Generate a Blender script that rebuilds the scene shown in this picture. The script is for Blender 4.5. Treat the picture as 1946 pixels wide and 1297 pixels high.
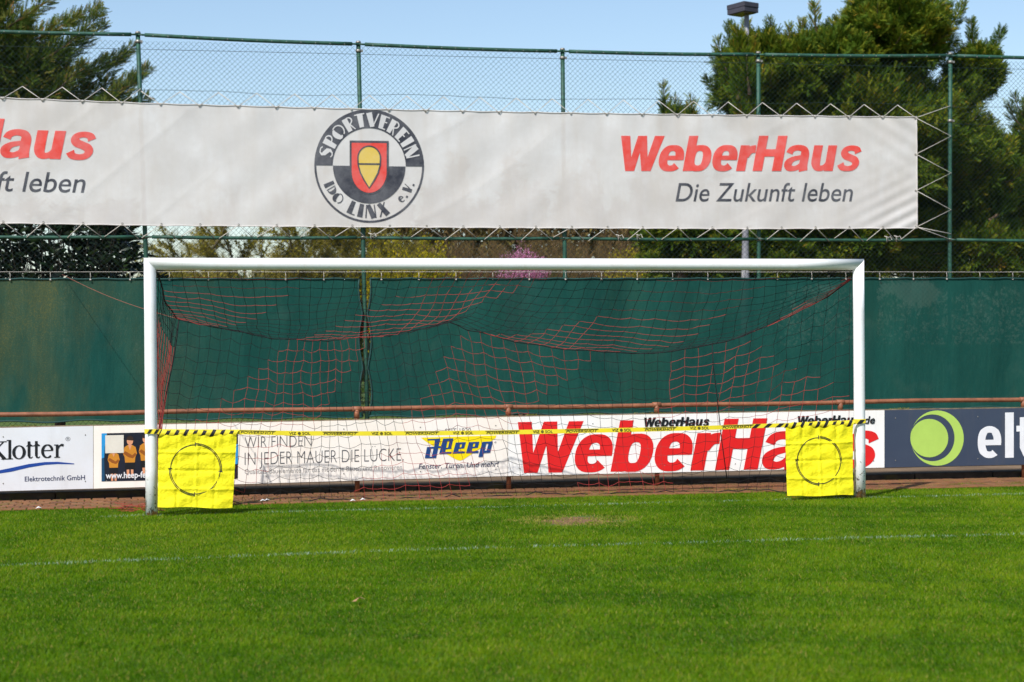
import bpy, math, random
import numpy as np
from mathutils import Vector, Matrix
from mathutils.geometry import tessellate_polygon
random.seed(7); RNG = np.random.default_rng(11)
SC = bpy.context.scene; COL = SC.collection
for _o in list(bpy.data.objects): bpy.data.objects.remove(_o)
R = math.radians

# ------------------------------------------------------------------ camera
F_PX, YAW, PITCH, ROLL = 3662.149, 0.20026658, -0.0006134, -0.0070361
CAM = np.array([-0.288153, -19.439174, 1.72211]); CX, CY = 973.0, 648.5
def _basis():
    f = np.array([math.sin(YAW)*math.cos(PITCH), math.cos(YAW)*math.cos(PITCH), math.sin(PITCH)])
    r = np.array([math.cos(YAW), -math.sin(YAW), 0.0]); u = np.cross(r, f)
    c, s = math.cos(ROLL), math.sin(ROLL)
    return c*r+s*u, -s*r+c*u, f
CR, CU, CF = _basis()
def pix(px, py, Y):
    """photo pixel -> point on the upright plane at distance Y behind the goal line"""
    d = CF+(px-CX)/F_PX*CR-(py-CY)/F_PX*CU
    t = (Y-CAM[1])/d[1]
    return CAM+t*d
def pixg(px, py, Z=0.0):
    d = CF+(px-CX)/F_PX*CR-(py-CY)/F_PX*CU
    return CAM+(Z-CAM[2])/d[2]*d
cam = bpy.data.cameras.new('camera'); cam_o = bpy.data.objects.new('camera', cam); COL.objects.link(cam_o)
cam.sensor_width = 36; cam.lens = F_PX/1946*36; cam.clip_start = 0.1; cam.clip_end = 2000
cam_o.matrix_world = Matrix(((CR[0], CU[0], -CF[0], CAM[0]), (CR[1], CU[1], -CF[1], CAM[1]),
                             (CR[2], CU[2], -CF[2], CAM[2]), (0, 0, 0, 1)))
cam.dof.use_dof = True; cam.dof.focus_distance = 20.0; cam.dof.aperture_fstop = 2.6
SC.camera = cam_o

# ------------------------------------------------------------------ sky, sun, exposure
SUN_EL = 49.0
SH = Vector((math.cos(R(48)), math.sin(R(48)), 0))          # shadows fall this way on the ground
sun_dir = Vector((SH.x*math.cos(R(SUN_EL)), SH.y*math.cos(R(SUN_EL)), -math.sin(R(SUN_EL))))
world = bpy.data.worlds.new('World'); SC.world = world; world.use_nodes = True
wn = world.node_tree.nodes; wl = world.node_tree.links
sky = wn.new('ShaderNodeTexSky'); sky.sky_type = 'NISHITA'; sky.sun_disc = False
sky.sun_elevation = R(SUN_EL); sky.sun_rotation = math.atan2(-SH.x, -SH.y)
sky.air_density = 1.0; sky.dust_density = 0.6; sky.ozone_density = 1.6; sky.altitude = 200
wl.new(sky.outputs[0], wn['Background'].inputs[0]); wn['Background'].inputs[1].default_value = 0.112
sl = bpy.data.lights.new('sun', 'SUN'); sl.energy = 3.9; sl.angle = R(0.55); sl.color = (1.0, 0.96, 0.91)
so = bpy.data.objects.new('sun', sl); COL.objects.link(so); so.location = (-20, -25, 30)
so.rotation_euler = sun_dir.to_track_quat('-Z', 'Y').to_euler()
SC.view_settings.view_transform = 'Standard'; SC.view_settings.look = 'None'
SC.view_settings.exposure = 0.4; SC.view_settings.gamma = 1.0; SC.view_settings.use_curve_mapping = False
SC.render.engine = 'CYCLES'; SC.cycles.transparent_max_bounces = 24

# ------------------------------------------------------------------ materials
def srgb(r, g, b):
    def c(v):
        v /= 255.0
        return v/12.92 if v <= 0.04045 else ((v+0.055)/1.055)**2.4
    return (c(r), c(g), c(b), 1.0)
class NT:
    def __init__(s, name):
        s.m = bpy.data.materials.new(name); s.m.use_nodes = True
        s.t = s.m.node_tree; s.n = s.t.nodes; s.b = s.n['Principled BSDF']; s.out = s.n['Material Output']
    def node(s, kind, **kw):
        nd = s.n.new(kind)
        for k, v in kw.items(): setattr(nd, k, v)
        return nd
    def link(s, a, b): s.t.links.new(a, b)
    def coord(s, scale=(1, 1, 1), kind='Object'):
        if kind == 'World':
            src = s.node('ShaderNodeNewGeometry').outputs['Position']
        else:
            src = s.node('ShaderNodeTexCoord').outputs['Object']
        mp = s.node('ShaderNodeMapping'); mp.inputs['Scale'].default_value = scale
        s.link(src, mp.inputs['Vector']); return mp.outputs[0]
    def noise(s, vec, scale, detail=4, rough=0.6):
        nd = s.node('ShaderNodeTexNoise'); nd.inputs['Scale'].default_value = scale
        nd.inputs['Detail'].default_value = detail; nd.inputs['Roughness'].default_value = rough
        s.link(vec, nd.inputs['Vector']); return nd.outputs['Fac']
    def ramp(s, fac, stops, interp='LINEAR'):
        nd = s.node('ShaderNodeValToRGB'); nd.color_ramp.interpolation = interp
        e = nd.color_ramp.elements
        while len(e) < len(stops): e.new(0.5)
        for k, (p, c) in enumerate(stops):
            e[k].position = p; e[k].color = c if len(c) == 4 else (*c, 1)
        s.link(fac, nd.inputs[0]); return nd.outputs[0]
    def mix(s, fac, a, b, mode='MIX'):
        nd = s.node('ShaderNodeMix', data_type='RGBA', blend_type=mode)
        for sock, v in ((nd.inputs[0], fac), (nd.inputs[6], a), (nd.inputs[7], b)):
            if hasattr(v, 'links') or hasattr(v, 'is_linked'): s.link(v, sock)
            else: sock.default_value = v
        return nd.outputs[2]
    def math(s, op, a, b=0.0, clamp=False):
        nd = s.node('ShaderNodeMath', operation=op, use_clamp=clamp)
        for sock, v in ((nd.inputs[0], a), (nd.inputs[1], b)):
            if hasattr(v, 'is_linked'): s.link(v, sock)
            else: sock.default_value = v
        return nd.outputs[0]
    def sep(s, vec):
        nd = s.node('ShaderNodeSeparateXYZ'); s.link(vec, nd.inputs[0]); return nd.outputs
    def bump(s, h, strength=0.3, dist=0.02):
        nd = s.node('ShaderNodeBump'); nd.inputs['Strength'].default_value = strength
        nd.inputs['Distance'].default_value = dist
        s.link(h, nd.inputs['Height']); s.link(nd.outputs[0], s.b.inputs['Normal'])
    def color(s, c):
        if hasattr(c, 'is_linked'): s.link(c, s.b.inputs['Base Color'])
        else: s.b.inputs['Base Color'].default_value = c
    def rough(s, v): s.b.inputs['Roughness'].default_value = v
    def see_through(s, amount, translucent=0.0, tcol=None):
        """woven cloth: holes between the threads let a share of the view and the light through"""
        surf = s.b.outputs[0]
        if translucent > 0:
            tr = s.node('ShaderNodeBsdfTranslucent')
            if tcol is None:
                l = s.b.inputs['Base Color'].links
                if l: s.link(l[0].from_socket, tr.inputs[0])
                else: tr.inputs[0].default_value = s.b.inputs['Base Color'].default_value
            else: tr.inputs[0].default_value = tcol
            mx = s.node('ShaderNodeMixShader'); mx.inputs[0].default_value = translucent
            s.link(surf, mx.inputs[1]); s.link(tr.outputs[0], mx.inputs[2]); surf = mx.outputs[0]
        if amount > 0:
            tp = s.node('ShaderNodeBsdfTransparent'); mx = s.node('ShaderNodeMixShader')
            mx.inputs[0].default_value = amount
            s.link(surf, mx.inputs[1]); s.link(tp.outputs[0], mx.inputs[2]); surf = mx.outputs[0]
        s.link(surf, s.out.inputs[0])
M = {}
def simple(name, col, rough=0.6, var=0.15, scale=6.0, metal=0.0, bump=0.0, kind='Object'):
    t = NT(name); v = t.coord(kind=kind); n = t.noise(v, scale, 5)
    dark = tuple(c*(1-var) for c in col[:3])+(1,); lite = tuple(min(1, c*(1+var)) for c in col[:3])+(1,)
    t.color(t.ramp(n, [(0.3, dark), (0.7, lite)])); t.rough(rough); t.b.inputs['Metallic'].default_value = metal
    if bump: t.bump(t.noise(v, scale*6, 4), bump, 0.01)
    M[name] = t.m; return t.m

# ------------------------------------------------------------------ mesh helpers
class MB:
    def __init__(s): s.v = []; s.f = []; s.mi = []; s.smooth = []
    def face(s, idx, mi=0, sm=False): s.f.append(tuple(idx)); s.mi.append(mi); s.smooth.append(sm)
    def add(s, verts, faces, mi=0, sm=False):
        o = len(s.v); s.v.extend([tuple(map(float, p)) for p in verts])
        for f in faces: s.face([i+o for i in f], mi, sm)
    def box(s, c, d, mi=0, rot=None):
        c = Vector(c); h = Vector(d)*0.5; vs = []
        for sx in (-1, 1):
            for sy in (-1, 1):
                for sz in (-1, 1):
                    p = Vector((sx*h.x, sy*h.y, sz*h.z))
                    if rot is not None: p = rot@p
                    vs.append(c+p)
        s.add(vs, [(0, 1, 3, 2), (4, 6, 7, 5), (0, 4, 5, 1), (2, 3, 7, 6), (0, 2, 6, 4), (1, 5, 7, 3)], mi)
    def tube(s, pts, rad, sides=8, mi=0, caps=True, sm=True):
        pts = [Vector(p) for p in pts]; n = len(pts)
        rr = rad if hasattr(rad, '__len__') else [rad]*n
        o = len(s.v); up = None
        for k in range(n):
            t = (pts[min(k+1, n-1)]-pts[max(k-1, 0)])
            if t.length < 1e-9: t = Vector((0, 0, 1))
            t.normalize()
            a = Vector((0, 0, 1)) if abs(t.z) < 0.9 else Vector((0, 1, 0))
            if up is not None: a = up
            x = t.cross(a)
            if x.length < 1e-6: x = t.cross(Vector((1, 0, 0)))
            x.normalize(); y = x.cross(t).normalized(); up = y
            for q in range(sides):
                an = 2*math.pi*q/sides
                s.v.append(tuple(pts[k]+(x*math.cos(an)+y*math.sin(an))*rr[k]))
        for k in range(n-1):
            for q in range(sides):
                a = o+k*sides+q; b = o+k*sides+(q+1) % sides
                s.face((a, b, b+sides, a+sides), mi, sm)
        if caps:
            s.face([o+q for q in range(sides)][::-1], mi); s.face([o+(n-1)*sides+q for q in range(sides)], mi)
    def build(s, name, mats, parent=None, loc=None):
        me = bpy.data.meshes.new(name); me.from_pydata(s.v, [], s.f)
        mats = mats if isinstance(mats, (list, tuple)) else [mats]
        for m in mats: me.materials.append(m)
        me.polygons.foreach_set('material_index', s.mi); me.polygons.foreach_set('use_smooth', s.smooth)
        me.update(); return link(name, me, parent)
def link(name, me, parent=None):
    o = bpy.data.objects.new(name, me); COL.objects.link(o)
    if parent is not None:
        o.parent = parent; o.matrix_parent_inverse = parent.matrix_world.inverted()
    return o
def npmesh(name, V, Fc, mats, cols=None, smooth=False, mi=None):
    """big mesh from numpy arrays: V (n,3), Fc (m,3) or (m,4)"""
    me = bpy.data.meshes.new(name); k = Fc.shape[1]
    me.vertices.add(len(V)); me.vertices.foreach_set('co', np.ascontiguousarray(V, np.float32).ravel())
    me.loops.add(Fc.size); me.loops.foreach_set('vertex_index', np.ascontiguousarray(Fc, np.int32).ravel())
    me.polygons.add(len(Fc)); me.polygons.foreach_set('loop_start', np.arange(0, Fc.size, k, dtype=np.int32))
    if mi is not None: me.polygons.foreach_set('material_index', np.asarray(mi, np.int32))
    if smooth: me.polygons.foreach_set('use_smooth', np.ones(len(Fc), bool))
    for m in (mats if isinstance(mats, (list, tuple)) else [mats]): me.materials.append(m)
    if cols is not None:
        at = me.attributes.new('tint', 'FLOAT_COLOR', 'POINT')
        at.data.foreach_set('color', np.ascontiguousarray(cols, np.float32).ravel())
    me.update(calc_edges=True); return me
def thing(name, label, cat, loc=(0, 0, 0), group=None):
    o = bpy.data.objects.new(name, None); COL.objects.link(o); o.location = loc
    o.matrix_world = Matrix.Translation(Vector(loc)); o.empty_display_size = 0.2
    return tag(o, label, cat, group)
def tag(o, label, cat, group=None):
    o['label'] = label; o['category'] = cat
    if group: o['group'] = group
    return o
def kind(o, k): o['kind'] = k; return o
def bolt_mesh(r, d):
    mb = MB(); n = 6; vs = [(r*math.cos(2*math.pi*k/n), 0, r*math.sin(2*math.pi*k/n)) for k in range(n)]
    vs += [(x*0.7, -d, z*0.7) for x, _, z in vs]
    mb.add(vs, [(k, (k+1) % n, n+(k+1) % n, n+k) for k in range(n)]+[tuple(range(n, 2*n))]); return mb

# ------------------------------------------------------------------ print helpers (flat lettering on boards and cloth)
class Print:
    """collects flat shapes in photo-pixel or letter space, laid on an upright plane"""
    def __init__(s, Y, warp=None): s.mb = MB(); s.Y = Y; s.k = 0; s.warp = warp
    def _put(s, w): return (w[0], w[1], w[2])
    def tri(s, pts3, tris, mi=0):
        off = -0.00025*(s.k % 12); s.k += 1
        s.mb.add([(p[0], p[1]+off, p[2]) for p in pts3], tris, mi)
    def poly(s, outer, holes=(), fn=None, mi=0):
        """outer/holes: 2-D points; fn maps (x,y) to a photo pixel"""
        fn = fn or (lambda x, y: (x, y))
        loops = [[Vector((x, y, 0)) for x, y in outer]]+[[Vector((x, y, 0)) for x, y in h] for h in holes]
        tris = tessellate_polygon(loops); flat = [p for l in loops for p in l]
        s.tri([pix(*fn(p.x, p.y), s.Y) for p in flat], tris, mi)
    def ribbon(s, pts, w, fn=None, mi=0, closed=False):
        fn = fn or (lambda x, y: (x, y)); n = len(pts)
        ww = w if hasattr(w, '__len__') else [w]*n
        vs = []
        for k in range(n):
            if closed: a, b = pts[k-1], pts[(k+1) % n]
            else: a, b = pts[max(k-1, 0)], pts[min(k+1, n-1)]
            dx, dy = b[0]-a[0], b[1]-a[1]; L = math.hypot(dx, dy) or 1
            nx, ny = -dy/L*ww[k]/2, dx/L*ww[k]/2
            vs += [(pts[k][0]+nx, pts[k][1]+ny), (pts[k][0]-nx, pts[k][1]-ny)]
        fs = []
        for k in range(n if closed else n-1):
            a = 2*k; b = 2*((k+1) % n); fs += [(a, a+1, b+1), (a, b+1, b)]
        s.tri([pix(*fn(x, y), s.Y) for x, y in vs], fs, mi)
    def text(s, body, p0, p1, cap, off=0.0, shear=0.0, mi=0):
        """built-in font, baseline from pixel p0 to p1, capitals 'cap' pixels tall"""
        V, Fc = text_mesh(body, off, shear)
        x0, x1 = V[:, 0].min(), V[:, 0].max(); u = (V[:, 0]-x0)/(x1-x0); v = V[:, 1]/0.7
        pts = [pix(p0[0]+(p1[0]-p0[0])*a, p0[1]+(p1[1]-p0[1])*a-cap*b, s.Y) for a, b in zip(u, v)]
        s.tri(pts, [tuple(f) for f in Fc], mi)
    def build(s, name, mats, parent, slices=0.0):
        o = s.mb.build(name, mats, parent)
        if s.warp is not None:
            import bmesh
            bm = bmesh.new(); bm.from_mesh(o.data)
            xs = [v.co.x for v in bm.verts]; zs = [v.co.z for v in bm.verts]
            for ax, lo, hi in ((0, min(xs), max(xs)), (2, min(zs), max(zs))):
                q = lo+slices
                while q < hi:
                    no = Vector((1, 0, 0)) if ax == 0 else Vector((0, 0, 1))
                    bmesh.ops.bisect_plane(bm, geom=bm.verts[:]+bm.edges[:]+bm.faces[:], dist=1e-6, plane_co=no*q, plane_no=no)
                    q += slices
            for v in bm.verts: v.co.y += s.warp(v.co.x, v.co.z)
            bm.to_mesh(o.data); bm.free()
        return o
_TC = {}
def text_mesh(body, off, shear):
    key = (body, off, shear)
    if key not in _TC:
        c = bpy.data.curves.new('lettering', 'FONT'); c.body = body; c.size = 1.0; c.offset = off; c.shear = shear; c.resolution_u = 5
        c.fill_mode = 'FRONT'
        o = bpy.data.objects.new('lettering', c); COL.objects.link(o)
        dg = bpy.context.evaluated_depsgraph_get(); dg.update()
        me = bpy.data.meshes.new_from_object(o.evaluated_get(dg)); me.calc_loop_triangles()
        V = np.array([v.co[:] for v in me.vertices]); Fc = np.array([t.vertices[:] for t in me.loop_triangles])
        bpy.data.objects.remove(o); bpy.data.curves.remove(c); bpy.data.meshes.remove(me)
        _TC[key] = (V, Fc)
    return _TC[key]
def arc(cx, cy, rx, ry, a0, a1, n=16):
    return [(cx+rx*math.cos(R(a0+(a1-a0)*k/n)), cy+ry*math.sin(R(a0+(a1-a0)*k/n))) for k in range(n+1)]
def sup(cx, cy, rx, ry, a0, a1, n=24, e=2.4):
    out = []
    for k in range(n+1):
        a = R(a0+(a1-a0)*k/n); c, sn = math.cos(a), math.sin(a)
        out.append((cx+rx*math.copysign(abs(c)**(2/e), c), cy+ry*math.copysign(abs(sn)**(2/e), sn)))
    return out
def smooth_pts(pts, w, k=4):
    P = np.array([(p[0], p[1], q) for p, q in zip(pts, w)], float); P = np.vstack([2*P[0]-P[1], P, 2*P[-1]-P[-2]]); out = []
    for i in range(1, len(P)-2):
        for q in range(k):
            t = q/k; out.append(.5*((2*P[i])+(P[i+1]-P[i-1])*t+(2*P[i-1]-5*P[i]+4*P[i+1]-P[i+2])*t*t+(3*P[i]-P[i-1]-3*P[i+1]+P[i+2])*t**3))
    out.append(P[-2]); out = np.array(out); return [tuple(v[:2]) for v in out], [float(v[2]) for v in out]
def heavy_word(pr, p0, p1, cap, mi=0):
    """the heavy slanted word of the house builder; letters in cap-height units, 6.98 long"""
    SHR = 0.19; W = 6.98
    def fn0(x, y): return (p0[0]+(p1[0]-p0[0])*x/W, p0[1]+(p1[1]-p0[1])*x/W-cap*y)
    def at(x0): return lambda x, y: fn0(x0+x+SHR*y, y)
    pr.poly([(0, 1), (.274, 1), (.30, .39), (.507, 1), (.771, 1), (.783, .40), (1.0, 1), (1.286, 1), (.871, 0), (.6, 0),
             (.557, .53), (.386, 0), (.121, 0)], fn=fn0, mi=mi)
    def wid(angs, side, top): return [top+(side-top)*abs(math.cos(R(a)))**1.3 for a in angs]
    def e(x0):
        f = at(x0); a = np.linspace(0, 318, 30)
        pts = sup(.365, .365, .235, .29, 0, 318, 29); pr.ribbon(pts, wid(a, .255, .165), f, mi)
        pr.poly([(.22, .31), (.727, .31), (.727, .375), (.6, .44), (.22, .44)], fn=f, mi=mi)
    def stem(x0, x, z0, z1, w=.265): pr.poly([(x, z0), (x+w, z0), (x+w, z1), (x, z1)], fn=at(x0), mi=mi)
    e(1.05)
    stem(1.81, 0, 0, 1.0); a = np.linspace(0, 360, 33)[:-1]
    pr.ribbon(sup(1.81-1.81+.40, .365, .235, .29, 0, 360, 32)[:-1], wid(a, .25, .165), at(1.81), mi, closed=True)
    e(2.61)
    stem(3.37, 0, 0, .73); pr.ribbon(*smooth_pts([(.2, .42), (.26, .54), (.34, .61), (.46, .625)], [.2, .22, .22, .22]), at(3.37), mi)
    stem(3.85, 0, 0, 1.0, .275); stem(3.85, .56, 0, 1.0, .275); pr.poly([(.27, .41), (.57, .41), (.57, .62), (.27, .62)], fn=at(3.85), mi=mi)
    f = at(4.72)
    pr.ribbon(*smooth_pts([(.11, .50), (.155, .60), (.27, .655), (.42, .655), (.53, .60), (.575, .48), (.58, .3), (.585, .14), (.61, .0)],
              [.2, .19, .165, .165, .2, .25, .25, .25, .25]), f, mi)
    pr.ribbon(*smooth_pts([(.56, .405), (.40, .375), (.24, .33), (.135, .22), (.17, .105), (.30, .07), (.44, .11), (.55, .22)],
              [.13, .13, .16, .24, .2, .15, .15, .14]), f, mi)
    pr.ribbon(*smooth_pts([(.13, .73), (.13, .45), (.135, .25), (.19, .12), (.30, .075), (.42, .12), (.5, .22)], [.26, .26, .26, .21, .16, .16, .16]), at(5.52), mi)
    stem(5.52, .42, 0, .73, .26)
    pr.ribbon(*smooth_pts([(.555, .52), (.50, .615), (.35, .655), (.20, .62), (.15, .525), (.22, .43), (.36, .375), (.49, .31), (.535, .205), (.47, .105), (.32, .07), (.16, .105), (.09, .205)],
              [.2, .17, .15, .165, .2, .2, .19, .2, .2, .17, .15, .17, .2], 5), at(6.30), mi)

# ================================================================== THE SETTING
def m_ground():
    t = NT('soil_and_turf'); v = t.coord(kind='World'); n = t.noise(v, 1.7, 6); n2 = t.noise(v, 22, 4)
    c = t.ramp(n, [(0.3, (0.045, 0.085, 0.004)), (0.7, (0.075, 0.13, 0.008))])
    c = t.mix(t.ramp(n2, [(0.45, (0, 0, 0)), (0.75, (1, 1, 1))]), c, (0.07, 0.09, 0.012, 1))
    # bare patch in front of the goal line
    x, y, z = t.sep(v)
    dx = t.math('DIVIDE', t.math('SUBTRACT', x, 3.93), 0.45); dy = t.math('DIVIDE', t.math('SUBTRACT', y, -1.65), 0.45)
    d = t.math('ADD', t.math('MULTIPLY', dx, dx), t.math('MULTIPLY', dy, dy))
    d = t.math('ADD', d, t.math('MULTIPLY', t.math('SUBTRACT', t.noise(v, 5, 4), 0.5), 1.6))
    c = t.mix(t.ramp(d, [(0.55, (1, 1, 1)), (1.0, (0, 0, 0))]), c, srgb(116, 86, 54))
    t.color(c); t.rough(0.9); t.bump(n2, 0.4, 0.02); M['ground'] = t.m
m_ground()
mb = MB(); mb.add([(-300, -300, 0), (300, -300, 0), (300, 400, 0), (-300, 400, 0)], [(0, 1, 2, 3)])
ground = kind(mb.build('ground', M['ground']), 'structure')

def m_terrace():
    t = NT('worn_terrace'); v = t.coord(kind='World'); n = t.noise(v, 2.2, 6); n2 = t.noise(v, 45, 3)
    c = t.ramp(n, [(0.3, srgb(98, 78, 58)), (0.55, srgb(126, 102, 78)), (0.75, srgb(142, 120, 94))])
    c = t.mix(t.ramp(n2, [(0.4, (0, 0, 0)), (0.7, (0.5, 0.5, 0.5))]), c, srgb(92, 80, 60))
    t.color(c); t.rough(0.92); t.bump(n2, 0.5, 0.01); M['terrace'] = t.m
m_terrace()
TZ = 0.085
mb = MB(); mb.box((6, 2.30+6.0, TZ/2-0.05), (90, 12.0, TZ+0.1))
terrace = kind(mb.build('terrace', M['terrace']), 'structure')
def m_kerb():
    t = NT('mossy_shaded_concrete'); v = t.coord(kind='World'); n = t.noise(v, 7, 6); n2 = t.noise(v, 3, 5)
    c = t.ramp(n, [(0.3, srgb(28, 24, 18)), (0.6, srgb(54, 46, 36)), (0.85, srgb(84, 72, 56))])  # concrete tones darkened to deepen the boards' shadow band; moss is mixed in next
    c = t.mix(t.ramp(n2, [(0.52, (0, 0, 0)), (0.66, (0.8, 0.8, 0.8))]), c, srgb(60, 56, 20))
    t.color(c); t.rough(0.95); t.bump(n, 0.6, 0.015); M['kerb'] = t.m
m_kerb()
kme = None
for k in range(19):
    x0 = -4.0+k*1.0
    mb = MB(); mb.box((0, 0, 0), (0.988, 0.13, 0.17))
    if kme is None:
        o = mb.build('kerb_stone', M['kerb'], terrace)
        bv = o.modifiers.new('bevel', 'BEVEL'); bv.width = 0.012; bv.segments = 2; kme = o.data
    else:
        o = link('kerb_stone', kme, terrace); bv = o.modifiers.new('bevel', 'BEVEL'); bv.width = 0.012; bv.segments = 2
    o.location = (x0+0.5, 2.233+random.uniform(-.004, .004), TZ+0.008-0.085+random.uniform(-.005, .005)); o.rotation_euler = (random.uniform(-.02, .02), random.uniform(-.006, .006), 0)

# brick strip between turf and terrace
def m_bed():
    t = NT('joint_sand'); v = t.coord(kind='World'); n = t.noise(v, 14, 5)
    t.color(t.ramp(n, [(0.35, srgb(58, 46, 30)), (0.55, srgb(92, 72, 48)), (0.7, srgb(84, 88, 30))])); t.rough(1); M['bed'] = t.m
m_bed()
mb = MB(); mb.add([(-6, 0.95, .004), (16, 0.95, .004), (16, 2.2, .004), (-6, 2.2, .004)], [(0, 1, 2, 3)])
strip = kind(mb.build('paver_strip', M['bed']), 'structure')
def m_brick():
    t = NT('paver_clay'); v = t.coord(kind='World'); n = t.noise(v, 9, 6)
    oi = t.node('ShaderNodeObjectInfo').outputs['Random']
    c = t.ramp(oi, [(0.0, srgb(104, 62, 32)), (0.35, srgb(120, 74, 40)), (0.7, srgb(138, 92, 54)), (1.0, srgb(112, 64, 32))])
    c = t.mix(t.ramp(n, [(0.4, (0, 0, 0)), (0.75, (0.75, 0.75, 0.75))]), c, srgb(76, 52, 28))
    c = t.mix(t.ramp(t.noise(v, 4.3, 5), [(0.55, (0, 0, 0)), (0.68, (0.8, 0.8, 0.8))]), c, srgb(96, 86, 30))
    t.color(c); t.rough(0.9); t.bump(n, 0.4, 0.01); M['brick'] = t.m
m_brick()
PW, PD = 0.142, 0.2
def paver_mb(cx=0, cy=0, cz=0, mb=None):
    mb = mb or MB(); a, b, h, e = PW/2-.005, PD/2-.005, 0.03, 0.008
    vs = [(cx+sx*a, cy+sy*b, cz) for sx, sy in ((-1, -1), (1, -1), (1, 1), (-1, 1))]
    vs += [(cx+sx*a, cy+sy*b, cz+h-e) for sx, sy in ((-1, -1), (1, -1), (1, 1), (-1, 1))]
    vs += [(cx+sx*(a-e), cy+sy*(b-e), cz+h) for sx, sy in ((-1, -1), (1, -1), (1, 1), (-1, 1))]
    fs = [(8, 9, 10, 11)]
    for q in range(4):
        r2 = (q+1) % 4; fs += [(q, r2, 4+r2, 4+q), (4+q, 4+r2, 8+r2, 8+q)]
    mb.add(vs, fs); return mb
pave0 = None; rest = MB()
for row in range(6):
    for c in range(100):
        x = -2.6+c*PW+(PW/2 if row % 2 else 0); y = 1.06+row*PD; z = -0.008+random.uniform(-.004, .004)
        if 1 <= row <= 3:
            if pave0 is None: o = paver_mb().build('paver', M['brick'], strip); pave0 = o.data
            else: o = link('paver', pave0, strip)
            o.location = (x, y, z); o.rotation_euler = (random.uniform(-.012, .012), random.uniform(-.012, .012), random.uniform(-.03, .03))
        elif y < 2.12: paver_mb(x, y, z, rest)
kind(rest.build('pavers', M['brick'], strip), 'stuff')

# ================================================================== BALL-CATCH FENCE
FY = 7.5
simple('fence_green', srgb(32, 76, 60), 0.6, 0.45, 14)
simple('wire_green', srgb(20, 46, 46), 0.75, 0.15, 3)
simple('steel', srgb(150, 146, 138), 0.45, 0.25, 20, 0.6)
simple('rope_grey', srgb(196, 190, 180), 0.9, 0.15, 12)
FP = [(-2.99, -2.93, 5.95), (-.029, .05, 5.942), (3.009, 3.056, 5.883), (5.949, 5.96, 5.85), (8.891, 8.879, 5.868), (11.90, 11.872, 5.92), (14.88, 14.88, 5.94)]
fence = thing('ball_catch_fence', 'tall green chain link fence on slim green posts behind the goal', 'fence', (6, FY, TZ))
def fx(k, z): a, b, h = FP[k]; return b+(a-b)*(z-3.15)/(h-3.15)
for k, (a, b, h) in enumerate(FP):
    mb = MB(); mb.tube([(fx(k, z), FY, z) for z in (TZ-.05, 1.5, 3.15, 4.5, h+.03)], .031, 10)
    post = mb.build('post', M['fence_green'], fence)
    mb = MB(); mb.tube([(fx(k, h), FY, h+.02), (fx(k, h), FY, h+.05)], [.042, .03], 10); mb.build('post_cap', M['steel'], post)
    for z in (h-.09, 4.95, 3.17):
        mb = MB(); mb.tube([(fx(k, z), FY, z-.02), (fx(k, z), FY, z+.02)], .04, 10); mb.box((fx(k, z)+.045, FY-.01, z), (.03, .03, .03)); mb.build('clamp', M['steel'], post)
for k in range(len(FP)-1):
    for nm, z0, z1, r in (('top_rail', FP[k][2], FP[k+1][2], .027), ('middle_rail', 3.17, 3.17, .024)):
        A = Vector((fx(k, z0), FY-.035, z0)); B = Vector((fx(k+1, z1), FY-.035, z1)); mb = MB()
        n = 8; pts = [A.lerp(B, .03+.94*q/n)-Vector((0, 0, .012*math.sin(math.pi*q/n))) for q in range(n+1)]
        mb.tube(pts, r, 8); mb.tube([A, A.lerp(B, .04)], r*.55, 6); mb.tube([B.lerp(A, .04), B], r*.55, 6)
        rail = mb.build(nm, M['fence_green'], fence)
        if nm == 'top_rail':
            mb = MB()
            for q in range(1, 15):
                p = A.lerp(B, q/15); mb.box((p.x, p.y-.028, p.z-.012), (.012, .014, .014))
            kind(mb.build('wire_ties', M['steel'], rail), 'stuff')
# chain link: two families of wires, slightly wavy
def chain_link():
    V = []; Fc = []; p = 0.0745; X0, X1 = FP[0][0], FP[-1][0]; r = 0.0029
    seg = 0.55; base = 0
    for fam in (1, -1):
        s0 = X0-6.2 if fam == 1 else X0
        N = int((X1-X0+6.2)/p)
        for k in range(N):
            xs = s0+k*p; pts = []
            z = TZ+.02
            zt = 5.86
            while True:
                x = xs+fam*(z-TZ)*1.02
                if X0 <= x <= X1:
                    pts.append((x+.006*math.sin(z*2.3+k*.21), FY-.02+fam*.003+.006*math.sin(x*1.7+z), z+.006*math.sin(x*2.1+k*.1)))
                if z >= zt: break
                z = min(zt, z+seg)
            if len(pts) < 2: continue
            for q, (x, y, z) in enumerate(pts):
                V += [(x+r, y, z), (x-r*.5, y-r*.87, z+r*.2), (x-r*.5, y+r*.87, z+r*.2)]
                if q:
                    a = base+3*(q-1); b = a+3
                    for i in range(3): j = (i+1) % 3; Fc.append((a+i, a+j, b+j, b+i))
            base += 3*len(pts)
    return npmesh('wire_mesh', np.array(V), np.array(Fc), M['wire_green'])
kind(link('wire_mesh', chain_link(), fence), 'stuff')
for z, wob in ((5.74, .0), (5.17, .02), (4.9, 0), (2.69, .004)):
    mb = MB(); rr = random.Random(z)
    mb.tube([(x, FY-.05+(0.01 if wob else 0), z+wob*math.sin(x*1.9+rr.random())*(1 if wob > .01 else .3)) for x in np.arange(-2.95, 14.9, .25)], .0028, 4)
    mb.build('tension_wire', M['wire_green'] if z > 3 else M['rope_grey'], fence)

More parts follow.
